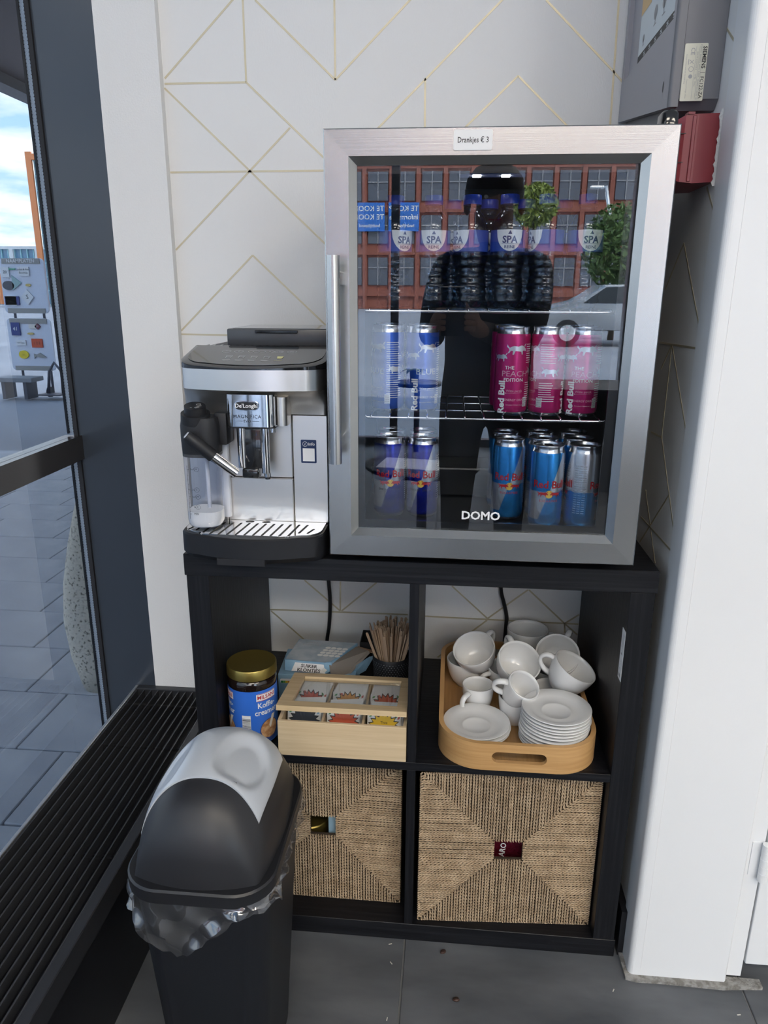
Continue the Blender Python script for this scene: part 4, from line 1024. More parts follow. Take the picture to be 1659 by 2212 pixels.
# door: four mitred stainless rails, flat face and inner bevel
YF, YB, W1, W2 = -.025, .016, .0345, .0450
def rail(name, side, m):
    b_ = B()
    def sec(w, y):   # rectangle inset by w
        return [(FX0+w, y, FZ0+w*.98), (FX1-w, y, FZ0+w*.98), (FX1-w, y, FZ1-w), (FX0+w, y, FZ1-w)]
    rings = [sec(0, YB), sec(0, YF+.0015), sec(.0015, YF), sec(W1, YF), sec(W2, YF+.010), sec(W2, YB)]
    i, j = side, (side+1) % 4
    L_ = [b_.verts.new(r[i]) for r in rings]; R_ = [b_.verts.new(r[j]) for r in rings]
    for k in range(len(rings)): k2 = (k+1) % len(rings); b_.faces.new((L_[k], R_[k], R_[k2], L_[k2]))
    b_.faces.new(L_[::-1]); b_.faces.new(R_)
    return obj(name, b_, m, fr)
rail('door_bottom_rail', 0, 'steel_x'); rail('door_right_stile', 1, 'steel_z'); tprl = rail('door_top_rail', 2, 'steel_x'); lst = rail('door_left_stile', 3, 'steel_z')
gx0, gx1, gz0, gz1 = FX0+W2, FX1-W2, FZ0+W2*.98, FZ1-W2
gl = obj('door_glass', bx(gx0, gx1, -.0135, -.0105, gz0, gz1), 'fridge_glass', fr)
# black inner frame and gasket behind the glass
obj('inner_frame', plate(B(), [(gx0, gz0), (gx1, gz0), (gx1, gz1), (gx0, gz1)], [[(gx0+.010, gz0+.012), (gx1-.014, gz0+.012), (gx1-.014, gz1-.010), (gx0+.010, gz1-.010)]], -.0100, -.004, 'y'), 'fridge_black', fr)
obj('gasket', plate(B(), [(gx0, gz0), (gx1, gz0), (gx1, gz1), (gx0, gz1)], [[(ix0+.002, iz0+.004), (ix1-.002, iz0+.004), (ix1-.002, iz1-.004), (ix0+.002, iz1-.004)]], .002, .0199, 'y') if False else plate(B(), [(FX0+.012, FZ0+.012), (FX1-.012, FZ0+.012), (FX1-.012, FZ1-.012), (FX0+.012, FZ1-.012)], [[(ix0+.001, iz0+.002), (ix1-.001, iz0+.002), (ix1-.001, iz1-.002), (ix0+.001, iz1-.002)]], .0162, .0198, 'y'), 'rubber', fr)
# DOMO wordmark printed on the glass
mat('logo_white', (.80, .80, .80), .4)
Print().text('DOMO', .0182, .4860, .8555, 0, .026, sx=1.04).build('wordmark', 'logo_white', gl, plane_map((0, -.0138, 0), (1, 0, 0), (0, 0, 1), fr))
# handle
hd = obj('handle', cyl(B(), (.2690, -.070, .946), (.2690, -.070, 1.2345), .0093, seg=32), mat('handle_steel', (.55, .545, .53), .25, 1.0, bump=((900, 900, 3), .2, .0005)), fr, auto=40)
for z in (1.205, .976): obj('handle_mount', bx(.2660, .2780, -.068, -.0245, z-.009, z+.009, bev=.001, seg=1), 'steel_x', hd)
# price label
pl_ = obj('price_label', ext(B(), rrect(.4270, .4785, 1.3695, 1.3945, .0022, 3), -.0262, -.0248, 'y'), 'white_print', tprl)
Print().text('Drankjes € 3', .0098, .4530, 1.3818, 0, .006, sx=.80).build('label_lettering', 'black_print', pl_, plane_map((0, -.0265, 0), (1, 0, 0), (0, 0, 1), fr))
# lamp in the cavity ceiling
lp_ = obj('lamp_cover', bx(.435, .535, .050, .085, 1.351, 1.3615, bev=.002), 'jug_frost', fr)
mat('led', (.8, .8, .8), .4, emit=((.95, .97, 1.0), 6.0))
for x in (.462, .504): obj('led', bx(x-.006, x+.006, .060, .072, 1.3495, 1.3509), 'led', lp_)
# two wire shelves
def wire_shelf(z, x0, x1, name):
    b_ = B(); r = .0016; y0, y1 = .030, .290
    tube(b_, [(x0-.003, y0, z+.016), (x0-.001, y0, z+.005), (x0+.006, y0, z), (x1-.006, y0, z), (x1+.001, y0, z+.005), (x1+.003, y0, z+.016)], .0022, 8)
    tube(b_, [(x0, y1, z), (x1, y1, z)], .0022, 8)
    o = obj(name, b_, 'wire_chrome', fr, smooth=True)
    n_ = 13; w0 = None
    for k in range(n_):
        x = x0+.012+(x1-x0-.024)*k/(n_-1)
        obj('wire', tube(B(), [(x, y0-.002, z+.001), (x, y0+.002, z+.0034), (x, y1, z+.0034)], r, 6), 'wire_chrome', o, smooth=True)
    for y in (.115, .20): obj('cross_wire', tube(B(), [(x0, y, z), (x1, y, z)], .002, 6), 'wire_chrome', o, smooth=True)
ZA, ZM = 1.1600, .9990
wire_shelf(ZA, .2955, .6765, 'wire_shelf'); wire_shelf(ZM, .2985, .6735, 'wire_shelf')

# ------------------------------------------------------------------ cans
mat('can_alu', (.70, .70, .72), .22, 1.0)
def quad_mat(name, c1, c2, flip=1.0):
    m = bpy.data.materials.new(name); MATS[name] = m; m.use_nodes = True; N = m.node_tree.nodes; L = m.node_tree.links; b = N['Principled BSDF']
    tc = N.new('ShaderNodeTexCoord'); s = N.new('ShaderNodeSeparateXYZ'); L.new(tc.outputs['Object'], s.inputs[0])
    def mt(op, a, c=None):
        q = N.new('ShaderNodeMath'); q.operation = op
        for i, v in enumerate((a, c)):
            if v is None: continue
            if isinstance(v, (int, float)): q.inputs[i].default_value = v
            else: L.new(v, q.inputs[i])
        return q.outputs[0]
    ny = mt('MULTIPLY', s.outputs['Y'], -1.0); th = mt('ARCTAN2', s.outputs['X'], ny)
    dz = mt('SUBTRACT', s.outputs['Z'], .062); ang = mt('SUBTRACT', th, mt('MULTIPLY', dz, 13.0*flip))
    val = mt('MULTIPLY', mt('SINE', ang), dz); mask = mt('GREATER_THAN', val, 0.0)
    band = mt('LESS_THAN', s.outputs['Z'], .0165)
    mask2 = mt('MULTIPLY', mask, mt('SUBTRACT', 1.0, band))
    mx = N.new('ShaderNodeMix'); mx.data_type = 'RGBA'; L.new(mask2, mx.inputs[0]); mx.inputs[6].default_value = lin(c1); mx.inputs[7].default_value = lin(c2)
    L.new(mx.outputs[2], b.inputs['Base Color']); b.inputs['Metallic'].default_value = .75; b.inputs['Roughness'].default_value = .24
    return m
quad_mat('can_classic', (.012, .022, .30), (.62, .63, .66)); quad_mat('can_sugarfree', (.035, .26, .62), (.62, .63, .66))
mat('can_pink', (.50, .018, .15), .28, .55); mat('can_blue', (.02, .085, .42), .28, .55); mat('silver_print', (.72, .72, .74), .3, .8); mat('pink_pale', (.70, .35, .45), .4)  # the palest pink is the ink of the lettering
CR = .0263
def bull(p, u, v, s, mir=1):
    """charging bull silhouette"""
    body = [(-1.0, .10), (-.80, .32), (-.45, .42), (.0, .36), (.35, .48), (.62, .40), (.86, .16), (.95, -.06), (.80, -.12), (.66, -.02), (.50, -.10), (.52, -.42), (.40, -.46), (.34, -.16), (.02, -.12), (-.30, -.10), (-.46, -.48), (-.60, -.46), (-.56, -.08), (-.78, -.06), (-.98, -.34), (-1.10, -.30), (-.94, .0)]
    p.poly([(u+mir*s*a, v+s*b) for a, b in (body if mir > 0 else body[::-1])])
    p.poly([(u+mir*s*a, v+s*b) for a, b in [(.66, .40), (.80, .62), (.98, .66), (.84, .50), (.78, .34)][::mir]])
    p.poly([(u+mir*s*a, v+s*b) for a, b in [(-.98, .12), (-1.22, .34), (-1.16, .58), (-1.06, .40), (-.90, .24)][::mir]])
def can_proto(kind, label):
    t = thing('drink_can', label, 'can')
    body = {'classic': 'can_classic', 'sugarfree': 'can_sugarfree', 'pink': 'can_pink', 'blue': 'can_blue'}[kind]
    bd = obj('can_body', lathe(B(), [(.0245, .0055), (.0258, .008), (CR, .013), (CR, .1195), (.0254, .1235)], 48), body, t, world=False, smooth=True)
    obj('can_base', lathe(B(), [(0, .005), (.0175, .0035), (.0205, 0), (.0225, .0005), (.0245, .0056)], 48), 'can_alu', t, world=False, smooth=True)
    ld = obj('can_end', lathe(B(), [(.0254, .1235), (.0238, .1275), (.0234, .1300), (.0241, .1325), (.0243, .1342), (.0237, .1348), (.0228, .1335), (.0222, .1300), (.0205, .1298), (.019, .1312), (0, .1312)], 48), 'can_alu', t, world=False, auto=60)
    b_ = B(); ext(b_, rrect(-.0065, .0065, -.009, .011, .0055, 5), .1316, .1326); obj('pull_tab', b_, 'can_alu', ld, world=False)
    c1, c2 = cyl_map(CR+.00025), cyl_map(CR+.0005)
    if kind in ('classic', 'sugarfree'):
        for u0 in (0.0, pi*CR):
            Print().text('Red Bull', .0165, u0, .0735, 0, .02, sx=.98).build('brand_lettering', 'red_print', bd, c1, cut=.003)
            Print().disc(u0, .0585, .0062, 20).build('sun_disc', 'gold_print', bd, c1, cut=.003)
            p_ = Print(); bull(p_, u0-.0090, .0582, .0080, 1); bull(p_, u0+.0090, .0582, .0080, -1); o = p_.build('bull_emblem', 'red_print', bd, c2, cut=.003)
            Print().text('ENERGY DRINK' if kind == 'classic' else 'SUGARFREE', .0052, u0, .0475, sp=1.15).build('small_lettering', 'black_print' if kind == 'classic' else 'red_print', bd, c1, cut=.003)
        p_ = Print()
        for k in range(22):
            for w in range(3): p_.rect(.030+.0065*w+.001, .036+.0065*w, .028+.0036*k, .0288+.0036*k)
        o = p_.build('fine_print', 'grey_print', bd, c1, cut=.003); o['kind'] = 'stuff'
    else:
        wp = 'white_print'
        for u0 in (0.0, pi*CR):
            p_ = Print(); bull(p_, u0+.013, .100, .0145, 1); bull(p_, u0-.014, .088, .0115, 1)
            p_.build('bull_emblem', 'silver_print', bd, c1, cut=.003)
            if kind == 'pink':
                Print().text('THE', .0072, u0+.001, .0735, 0, .015, sx=1.1).build('edition_lettering', wp, bd, c2, cut=.003)
                Print().text('PEACH', .0120, u0+.010, .0642, 0, -.004, sx=1.15).build('edition_name', 'pink_pale', bd, c2, cut=.003)
                Print().text('EDITION', .0072, u0+.008, .0550, 0, .01, sx=1.1).build('edition_lettering', wp, bd, c2, cut=.003)
            else:
                Print().text('BLUE', .0130, u0+.008, .0642, 0, .0, sx=1.15).build('edition_name', 'silver_print', bd, c2, cut=.003)
            Print().text('Red Bull', .0150, u0-.010, .0285, pi/2, .035).build('brand_lettering', wp, bd, c2, cut=.003)
            p_ = Print(); p_.text('ENERGY DRINK', .0048, u0+.012, .0245); p_.text('Stimuleert lichaam en geest', .0028, u0+.013, .0170); p_.text('Witte perzik', .0050, u0+.010, .0385); p_.disc(u0-.003, .0350, .0009, 8); p_.line((u0-.003, .0350), (u0+.022, .0355), .0003)
            p_.build('small_lettering', 'pink_pale' if kind == 'pink' else 'silver_print', bd, c1, cut=.003)
        u0 = pi*CR/2; p_ = Print()
        rl_ = random.Random(4)
        for k in range(26):
            if 8 < k < 17 and kind == 'pink': continue
            p_.rect(u0-.013, u0-.013+rl_.uniform(.018, .026), .108-.0034*k, .1089-.0034*k)
        o = p_.build('fine_print', wp, bd, c1, cut=.003); o['kind'] = 'stuff'
        p_ = Print(); bull(p_, u0+.002, .0665, .0130, -1); o = p_.build('bull_emblem', 'silver_print', bd, c1, cut=.003)
        Print().rect(u0-.016, u0-.007, .014, .0285).build('barcode_field', wp, bd, c1, cut=.003)
        p_ = Print()
        for k in range(9): p_.rect(u0-.0156, u0-.0074, .0148+.0015*k, .0154+.0015*k)
        p_.build('barcode', 'black_print', bd, c2, cut=.003)
    return t
PC = {}
def can(kind, x, y, z, rz, label, group):
    if kind not in PC: PC[kind] = o = can_proto(kind, label)
    else: o = dup(PC[kind])
    o.location = (x, y, z); o.rotation_euler = (0, 0, radians(rz)); o['label'] = label; o['group'] = group
ZW, ZI = ZM+.0052, .8262
g = 'pink energy drink cans on the lower wire shelf'
can('pink', .5275, .063, ZW, -14, "pink peach energy drink can at the front next to the shelf's empty middle", g)
can('pink', .5815, .063, ZW, -92, 'pink energy drink can between two others, fine print and bull turned outward', g)
can('pink', .6355, .063, ZW, -22, 'pink energy drink can nearest the fridge side wall in the front row', g)
can('pink', .5240, .122, ZW, 35, "pink energy drink can behind the one next to the shelf's empty middle", g)
can('pink', .6335, .122, ZW, -40, 'pink energy drink can behind the one nearest the side wall', g)
g = 'blue edition cans on the lower wire shelf'
can('blue', .3330, .074, ZW, -62, 'blue edition can showing its fine print above the classic cans', g)
can('blue', .3870, .074, ZW, 0, 'blue edition can with its name turned outward', g)
can('blue', .3320, .132, ZW, 10, 'blue edition can behind the one showing fine print', g)
can('blue', .3860, .132, ZW, -30, 'blue edition can behind the one with its name outward', g)
g = 'classic blue and silver cans on the fridge floor'
can('classic', .3355, .088, ZI, 8, "classic blue and silver energy can beside the fridge wall on the handle side", g)
can('classic', .3910, .088, ZI, -4, 'classic blue and silver energy can next to the empty middle of the fridge floor', g)
can('classic', .3340, .146, ZI, 20, 'classic energy can behind the one beside the fridge wall', g)
can('classic', .3895, .146, ZI, -30, 'classic energy can behind the one next to the empty middle', g)
g = 'light blue sugarfree cans on the fridge floor'
can('sugarfree', .5330, .088, ZI, 2, 'sugarfree can standing alone at the front of its file beside the logo', g)
can('sugarfree', .5290, .150, ZI, 30, 'sugarfree can behind the one beside the logo', g)
can('sugarfree', .5905, .044, ZI, 4, 'sugarfree can closest to the door with its name outward', g)
can('sugarfree', .6475, .046, ZI, -105, 'sugarfree can closest to the door showing its fine print', g)
can('sugarfree', .5895, .102, ZI, 30, 'sugarfree can second in the middle file', g)
can('sugarfree', .5885, .160, ZI, -20, 'sugarfree can last in the middle file', g)
can('sugarfree', .6460, .104, ZI, 15, 'sugarfree can second in the file along the fridge wall', g)
can('sugarfree', .6450, .162, ZI, 50, 'sugarfree can last in the file along the fridge wall', g)

# ------------------------------------------------------------------ water bottles
glass('pet_blue', (.60, .74, .90), .9, .02, 1.45, .03); mat('cap_blue', (.012, .05, .42), .35); mat('label_white', (.72, .74, .78), .45); mat('spa_navy', (.02, .035, .16), .4); mat('spa_blue', (.03, .07, .36), .4)
def bottle_proto():
    t = thing('water_bottle', '', 'bottle'); pr_ = [(0, .004), (.012, .003), (.017, 0), (.0215, .002), (.0240, .008)]
    for k in range(26):
        z = .010+.0026*k; f = k/25
        waist = .0255-.0036*math.exp(-((z-.050)/.012)**2)
        pr_.append((waist+(.0007 if k % 4 < 2 else -.0006), z))
    pr_ += [(.0258, .0800), (.0258, .1100), (.0248, .1180), (.0215, .1270), (.0165, .1335), (.0130, .1370), (.0122, .1400), (.0122, .1440), (.0140, .1445), (.0140, .1460), (.0118, .1462), (.0118, .150)]
    obj('bottle_body', lathe(B(), pr_, 32), 'pet_blue', t, world=False, smooth=True)
    b_ = B(); lp = []
    for z, r in ((.1470, .0138), (.1590, .0138), (.1602, .0128)): lp.append([((r-(.0005 if k % 2 and z < .16 else 0))*cos(2*pi*k/60), (r-(.0005 if k % 2 and z < .16 else 0))*sin(2*pi*k/60), z) for k in range(60)])
    loft(b_, lp); obj('cap', b_, 'cap_blue', t, world=False, auto=50)
    lb = obj('label_band', lathe(B(), [(.0262, .0805), (.0262, .1105)], 48), 'spa_blue', t, world=False, smooth=True)
    c1, c2 = cyl_map(.0265), cyl_map(.0268)
    for u0 in (0.0, pi*.0262):
        p_ = Print(); pts = [(-.0205, .0305), (.0205, .0305)]
        for k in range(1, 12): a = pi*k/12; pts.append((.0205*cos(a)*(1-.12*sin(a)), .0305-.0295*sin(a)**.75))
        p_.poly([(u0+a, .080+c) for a, c in pts][::-1]).build('label_shield', 'label_white', lb, c1, cut=.003)
        Print().text('SPA', .0135, u0, .0965, 0, .03).build('brand_lettering', 'spa_navy', lb, c2, cut=.003)
        Print().text('REINE', .0062, u0, .0865, 0, .01).build('small_lettering', 'spa_navy', lb, c2, cut=.003)
        Print().rect(u0-.012, u0+.012, .0908, .0913).poly([(u0-.003, .1045), (u0+.003, .1045), (u0, .1095)]).build('label_mark', 'spa_navy', lb, c2, cut=.003)
    return t
bp_ = bottle_proto(); ZU = ZA+.0052; first_b = True
g = 'water bottles on the upper wire shelf'
for x, y, rz, lb in ((.3420, .075, 38, 'clear water bottle closest to the handle side of the upper fridge shelf'), (.4000, .075, 4, 'clear water bottle second from the handle side, label square to the door'), (.4570, .072, -52, 'water bottle with its blue label side turned out'),
                     (.5120, .068, 2, 'water bottle in mid row with the white label square to the door'), (.5680, .068, 118, 'water bottle in mid row showing the back of its label'), (.6260, .072, 10, 'water bottle closest to the hinge side of the upper fridge shelf'),
                     (.4280, .134, 20, 'water bottle in the second row behind the gap of the first two labels'), (.4850, .130, -20, 'water bottle in the second row behind the blue label side'), (.5420, .130, 60, 'water bottle in the second row behind the mid row pair'), (.5990, .132, -60, 'water bottle in the second row nearest the hinge side')):
    o = bp_ if first_b else dup(bp_); first_b = False
    o.location = (x, y, ZU); o.rotation_euler = (0, 0, radians(rz)); o['label'] = lb; o['group'] = g
# ------------------------------------------------------------------ hinge cap on the fridge, alarm panel and sounder on the niche wall
b_ = B(); loft(b_, [[(x, y, z) for x, y in rrect(.6975+e, .7200-e, -.018+e, .016-e, .007, 5)] for z, e in ((1.3987, 0), (1.4130, .0005), (1.4170, .003))]); obj('hinge_cap', b_, 'black_gloss', fr, auto=50)
mat('panel_lit', (.36, .355, .385), .42, bump=(500, .08, .0005)); mat('panel_shaded', (.155, .16, .18), .45, bump=(500, .08, .0005)); mat('sticker_cream', (.66, .65, .54), .5)  # door grey lighter than the side grey: window light put into the colour
mat('chart_white', (.62, .70, .74), .3); mat('chart_orange', (.72, .48, .20), .4)
al = thing('fire_alarm_cabinet', 'grey fire alarm control cabinet mounted on the wall above the fridge', 'cabinet', (.757, .235, 1.70))
ZP = 2.02
b_ = B(); box(b_, .7362, .7895, .062, .405, 1.446, ZP)
b2 = bmesh.new(); loft(b2, [[(.7362, y, z) for y, z in ((.062, 1.447), (.075, 1.434), (.405, 1.434), (.405, 1.447))], [(.7895, y, z) for y, z in ((.062, 1.447), (.075, 1.434), (.405, 1.434), (.405, 1.447))]]); merge(b_, b2)
obj('housing', b_, 'panel_shaded', al)
b_ = plate(B(), [(.066, 1.4365), (.405, 1.486), (.405, ZP), (.066, ZP)], [[(.078, 1.5490), (.386, 1.5490), (.386, 1.93), (.078, 1.93)]], .7222, .7358, 'x')
dr = obj('door', b_, 'panel_lit', al)
b_ = B(); pts = [(.7222, .066)]
for k in range(7): t = pi+.5*pi*k/6; pts.append((.7272+.005*cos(t), .0665+.005*sin(t)))
pts += [(.7358, .0615), (.7358, .066)]
ext(b_, pts, 1.4365, ZP); obj('door_edge', b_, 'panel_shaded', dr, auto=40)
obj('door_recess', bx(.7300, .7357, .078, .386, 1.549, 1.93), 'panel_lit', dr)
ch = obj('chart', bx(.7282, .7300, .082, .316, 1.553, 1.90), 'chart_white', dr)
cmap = plane_map((.7279, 0, 0), (0, 1, 0), (0, 0, 1), al)
Print().rect(.083, .315, 1.5535, 1.5660).build('chart_strip', 'black_print', ch, cmap)
p_ = Print()
for k in range(6): u = .100+.034*k; p_.rect(u-.006, u+.006, 1.5575, 1.5585); p_.rect(u-.0035, u-.0015, 1.5585, 1.5630); p_.rect(u+.0010, u+.0045, 1.5600, 1.5625)
p_.build('strip_marks', 'chart_white', ch, plane_map((.7277, 0, 0), (0, 1, 0), (0, 0, 1), al))
Print().rect(.250, .315, 1.625, 1.90).build('chart_block', 'chart_orange', ch, cmap)
p_ = Print()
for (u, v, r) in ((.215, 1.600, .010), (.165, 1.600, .011), (.165, 1.630, .011), (.165, 1.660, .011), (.120, 1.620, .014), (.120, 1.660, .014), (.285, 1.585, .006)): p_.disc(u, v, r, 16); p_.rect(u-.0012, u+.0012, v-r*1.6, v); p_.rect(u-r*.8, u+r*.8, v-r*1.7, v-r*1.55)
o = p_.build('chart_pictures', 'grey_print', ch, cmap); o['kind'] = 'stuff'
Print().disc(.098, 1.470, .0032, 12, .0075).build('keyhole', 'black_print', dr, plane_map((.7219, 0, 0), (0, 1, 0), (0, 0, 1), al))
sk = obj('type_plate', ext(B(), rrect(.7372, .7676, 1.4432, 1.5135, .0015, 3), .0605, .0619, 'y'), 'sticker_cream', al)
um = plane_map((.7524, .0602, 1.47835), (0, 0, -1), (1, 0, 0), al)
Print().text('SIEMENS', .0072, -.0180, .0112, 0, .025).build('maker_lettering', 'black_print', sk, um)
p_ = Print(); p_.text('FC122-ZA', .0066, .0185, .0110, 0, .005, sx=.95); p_.line((.0005, .008), (.0005, .0145), .0005)
p_.build('type_lettering', 'black_print', sk, um)
p_ = Print(); p_.text('230VAC  50-60Hz  80VA  0.35A   S54400-C130-A1  01', .0030, 0, .0062); p_.text('EN 54-2/ EN 54-4', .0030, -.014, .0020); p_.text('0786   Date:', .0030, .010, .0020)
p_.text('CE', .0075, -.0255, -.0045, 0, .01); p_.text('Siemens Switzerland Ltd CH-6300 Zug', .0023, -.004, -.0118); p_.text('Country of Origin: China', .0023, .020, -.0085)
for v in (.0083, .0042, -.0002): p_.line((-.032, v), (.033, v), .0003)
p_.ring(-.004, -.0045, .0034, .0006, 14); p_.disc(.005, -.0045, .0026, 12); p_.line((-.0150, -.0070), (-.0105, -.0020), .0007); p_.line((-.0150, -.0020), (-.0105, -.0070), .0007); p_.rect(-.0160, -.0095, -.0092, -.0084)
p_.build('plate_lettering', 'grey_print', sk, um)
# red sounder
mat('alarm_red', (.22, .028, .038), .34, bump=(30, .05, .002)); mat('chipped_white', (.72, .72, .71), .8, bump=(200, .8, .004))
rd = thing('alarm_sounder', 'dark red wall sounder under the alarm cabinet beside the fridge', 'alarm', (.765, .09, 1.378))
b_ = B(); loft(b_, [[(.7895, y, z) for y, z in ((.036, 1.3365), (.150, 1.3365), (.150, 1.4230), (.036, 1.4230))], [(.7590, y, z) for y, z in ((.0345, 1.3350), (.150, 1.3350), (.150, 1.4220), (.0345, 1.4220))], [(.7420, y, z) for y, z in ((.0360, 1.3370), (.148, 1.3370), (.148, 1.4210), (.0360, 1.4210))], [(.7280, y, z) for y, z in ((.0440, 1.3420), (.140, 1.3420), (.140, 1.4140), (.0440, 1.4140))]])
rb_ = obj('case', b_, 'alarm_red', rd)
obj('rib', bx(.7510, .7560, .0330, .0360, 1.3370, 1.4200, bev=.0008, seg=1), 'alarm_red', rd)
obj('latch', bx(.7440, .7530, .0335, .0500, 1.4215, 1.4245), 'alarm_red', rd)
for z in (1.398, 1.362): obj('seam', bx(.7285, .7440, .0352, .0420, z-.0004, z+.0004), 'black_print', rd)
b_ = B(); rr_ = random.Random(8); L0 = []
for k in range(22):
    z = 1.331+.0046*k; L0.append((.7875-rr_.uniform(0, .003), z))
loft(b_, [[(x, .0338, z) for x, z in L0]+[(.7898, .0338, 1.4276), (.7898, .0338, 1.331)], [(x, .0352, z) for x, z in L0]+[(.7898, .0352, 1.4276), (.7898, .0352, 1.331)]]); obj('paint_edge', b_, 'chipped_white', rd)

# ------------------------------------------------------------------ things dropped on the floor
mat('bean', (.05, .022, .014), .4); mat('crumb', (.6, .58, .52), .8)
def bean(x, y, rz, label):
    t = thing('coffee_bean', label, 'coffee bean', (x, y, .0005), radians(rz), 'coffee beans on the floor')
    b_ = B(); lathe(b_, [(0, 0), (.0035, .0004), (.0046, .0018), (.0040, .0034), (.0022, .0042), (0, .0044)], 14, sx=1.35); obj('bean_body', b_, 'bean', t, world=False, smooth=True)
    obj('crease', bx(-.0050, .0050, -.0003, .0003, .0040, .0047), 'black_print', t, world=False)
bean(.4525, -.0219, 40, 'coffee bean on the slate floor just under the shelf unit')
bean(.4765, -.1168, 10, 'coffee bean on the slate floor farther out from the shelf unit')
for k, (x, y, a) in enumerate(((.3524, -.0132, 20), (.3575, -.054, 130), (.3593, -.1631, 80), (.7553, -.0712, 60), (.9607, -.0979, 10))):
    b_ = B(); box(b_, -.0032, .0032, -.0008, .0008, 0, .0012, bev=.0003, seg=1)
    o = tag(obj('crumb', b_, 'crumb'), ('straw-coloured sliver on the floor next to the shelf base', 'straw-coloured sliver on the tile joint', 'pale sliver on the tile beside the bin foot', 'pale crumb on the tile in front of the pilaster', 'white crumb on the tile near the door jamb')[k], 'crumb', 'crumbs on the floor'); o.location = (x, y, .0004); o.rotation_euler = (0, 0, radians(a))
# ------------------------------------------------------------------ outside, seen through the left window
mat('board_white', (.66, .70, .80), .4); mat('board_rail', (.34, .33, .31), .7, bump=(60, .4)); mat('navy_plate', (.03, .05, .22), .4); mat('maroon_plate', (.16, .02, .05), .4); mat('yellow_plate', (.80, .62, .03), .4)
mat('red_plate', (.62, .09, .03), .4); mat('dark_plate', (.09, .09, .11), .5); mat('teal_plate', (.30, .45, .45), .4); mat('green_plate', (.08, .38, .22), .4); mat('gold_plate', (.60, .45, .15), .35); mat('plate_white', (.74, .75, .76), .4)
sg = thing('sign_board', 'standing board of enamel name plates on two white panels outside the window', 'sign', (-4.45, 7.2, 0))
YP = 7.2
for z0, z1, xs in ((.945, 1.545, -4.445), (.295, .890, -4.447)):
    pn = obj('panel', ext(B(), rrect(xs-.262, xs+.262, z0, z1, .05, 5), YP, YP+.03, 'y'), 'board_white', sg)
    for za, zb in ((z1-.06, z1-.002), (z0+.002, z0+.055)): obj('panel_rail', bx(xs-.225, xs+.225, YP-.008, YP, za, zb), 'board_rail', pn)
    if z0 > .9: Print().text('NAAMPLATEN', .052, xs, z1-.031, 0, .01).build('lettering', 'white_print', pn, plane_map((0, YP-.010, 0), (1, 0, 0), (0, 0, 1), sg))
for x in (-4.62, -4.27): obj('post', cyl(B(), (x, YP+.045, 0), (x, YP+.045, 1.50), .015, seg=10), 'dark_plate', sg)
def sp2(name, m, x, z, w, h, shape='r', rot=0.0, txt=None, tm='black_print'):
    pts = {'r': [(-w/2, -h/2), (w/2, -h/2), (w/2, h/2), (-w/2, h/2)], 'd': [(0, -h/2), (w/2, 0), (0, h/2), (-w/2, 0)], 'e': [(w/2*cos(2*pi*k/24), h/2*sin(2*pi*k/24)) for k in range(24)], 't': [(-w/2, -h/2), (w/2, 0), (-w/2, h/2)], 'f': [(-w/2, .02), (-w*.3, h*.1), (0, h*.35), (w*.3, .0), (w/2, -h*.2), (w*.2, -h*.28), (-w*.1, -h*.2), (-w*.35, -.01), (-w/2, -h*.4)]}[shape]
    c, n = cos(rot), sin(rot)
    o = obj(name, ext(B(), [(x+a*c-b*n, z+a*n+b*c) for a, b in pts], YP-.016, YP-.001, 'y'), m, sg)
    if txt:
        p_ = Print()
        for i, l in enumerate(txt): p_.text(l, h*.30 if len(txt) > 1 else h*.4, x, z+h*.18*(1 if len(txt) > 1 else 0)-i*h*.34, rot)
        p_.build('plate_lettering', tm, o, plane_map((0, YP-.0175, 0), (1, 0, 0), (0, 0, 1), sg))
sp2('name_plate', 'plate_white', -4.640, 1.395, .095, .115, txt=('20',)); sp2('name_plate', 'green_plate', -4.555, 1.428, .075, .014); sp2('name_plate', 'plate_white', -4.420, 1.405, .13, .10, txt=('Judith & Roy', 'Erasmus'))
sp2('name_plate', 'dark_plate', -4.620, 1.250, .14, .10, 'e'); sp2('name_plate', 'teal_plate', -4.515, 1.280, .11, .16, 't'); sp2('name_plate', 'gold_plate', -4.385, 1.255, .065, .03, 'e')
sp2('name_plate', 'plate_white', -4.410, 1.125, .15, .17, 'd', txt=('S',)); sp2('name_plate', 'navy_plate', -4.600, 1.085, .17, .095); sp2('name_plate', 'plate_white', -4.612, 1.085, .13, .105, txt=('// //',))
sp2('name_plate', 'navy_plate', -4.605, .770, .105, .145, txt=('41',), tm='white_print'); sp2('name_plate', 'cream', -4.395, .800, .09, .05); sp2('name_plate', 'maroon_plate', -4.335, .800, .07, .07, 'd', txt=('29',), tm='white_print')
sp2('name_plate', 'gold_plate', -4.430, .718, .08, .026, 'e'); sp2('name_plate', 'plate_white', -4.560, .615, .12, .06, txt=('van Dam',)); sp2('name_plate', 'red_plate', -4.365, .612, .13, .10, txt=('1 2 3',))
sp2('name_plate', 'yellow_plate', -4.545, .480, .12, .095, 'e', txt=('m',)); sp2('name_plate', 'board_rail', -4.345, .470, .15, .09, 'f')
bc = thing('bench', 'low grey bench standing in front of the sign board outside', 'bench', (-4.52, 7.0, 0))
mat('bench_grey', (.24, .25, .27), .6)
obj('seat', bx(-4.74, -4.30, 6.86, 7.12, .195, .245, bev=.006), 'bench_grey', bc)
for x in (-4.66, -4.40): obj('leg', bx(x-.02, x+.02, 6.88, 7.10, 0, .195), 'dark_plate', bc)
tr_ = thing('hand_trolley', 'dark folded hand trolley leaning beside the sign board', 'trolley', (-4.1, 7.1, 0))
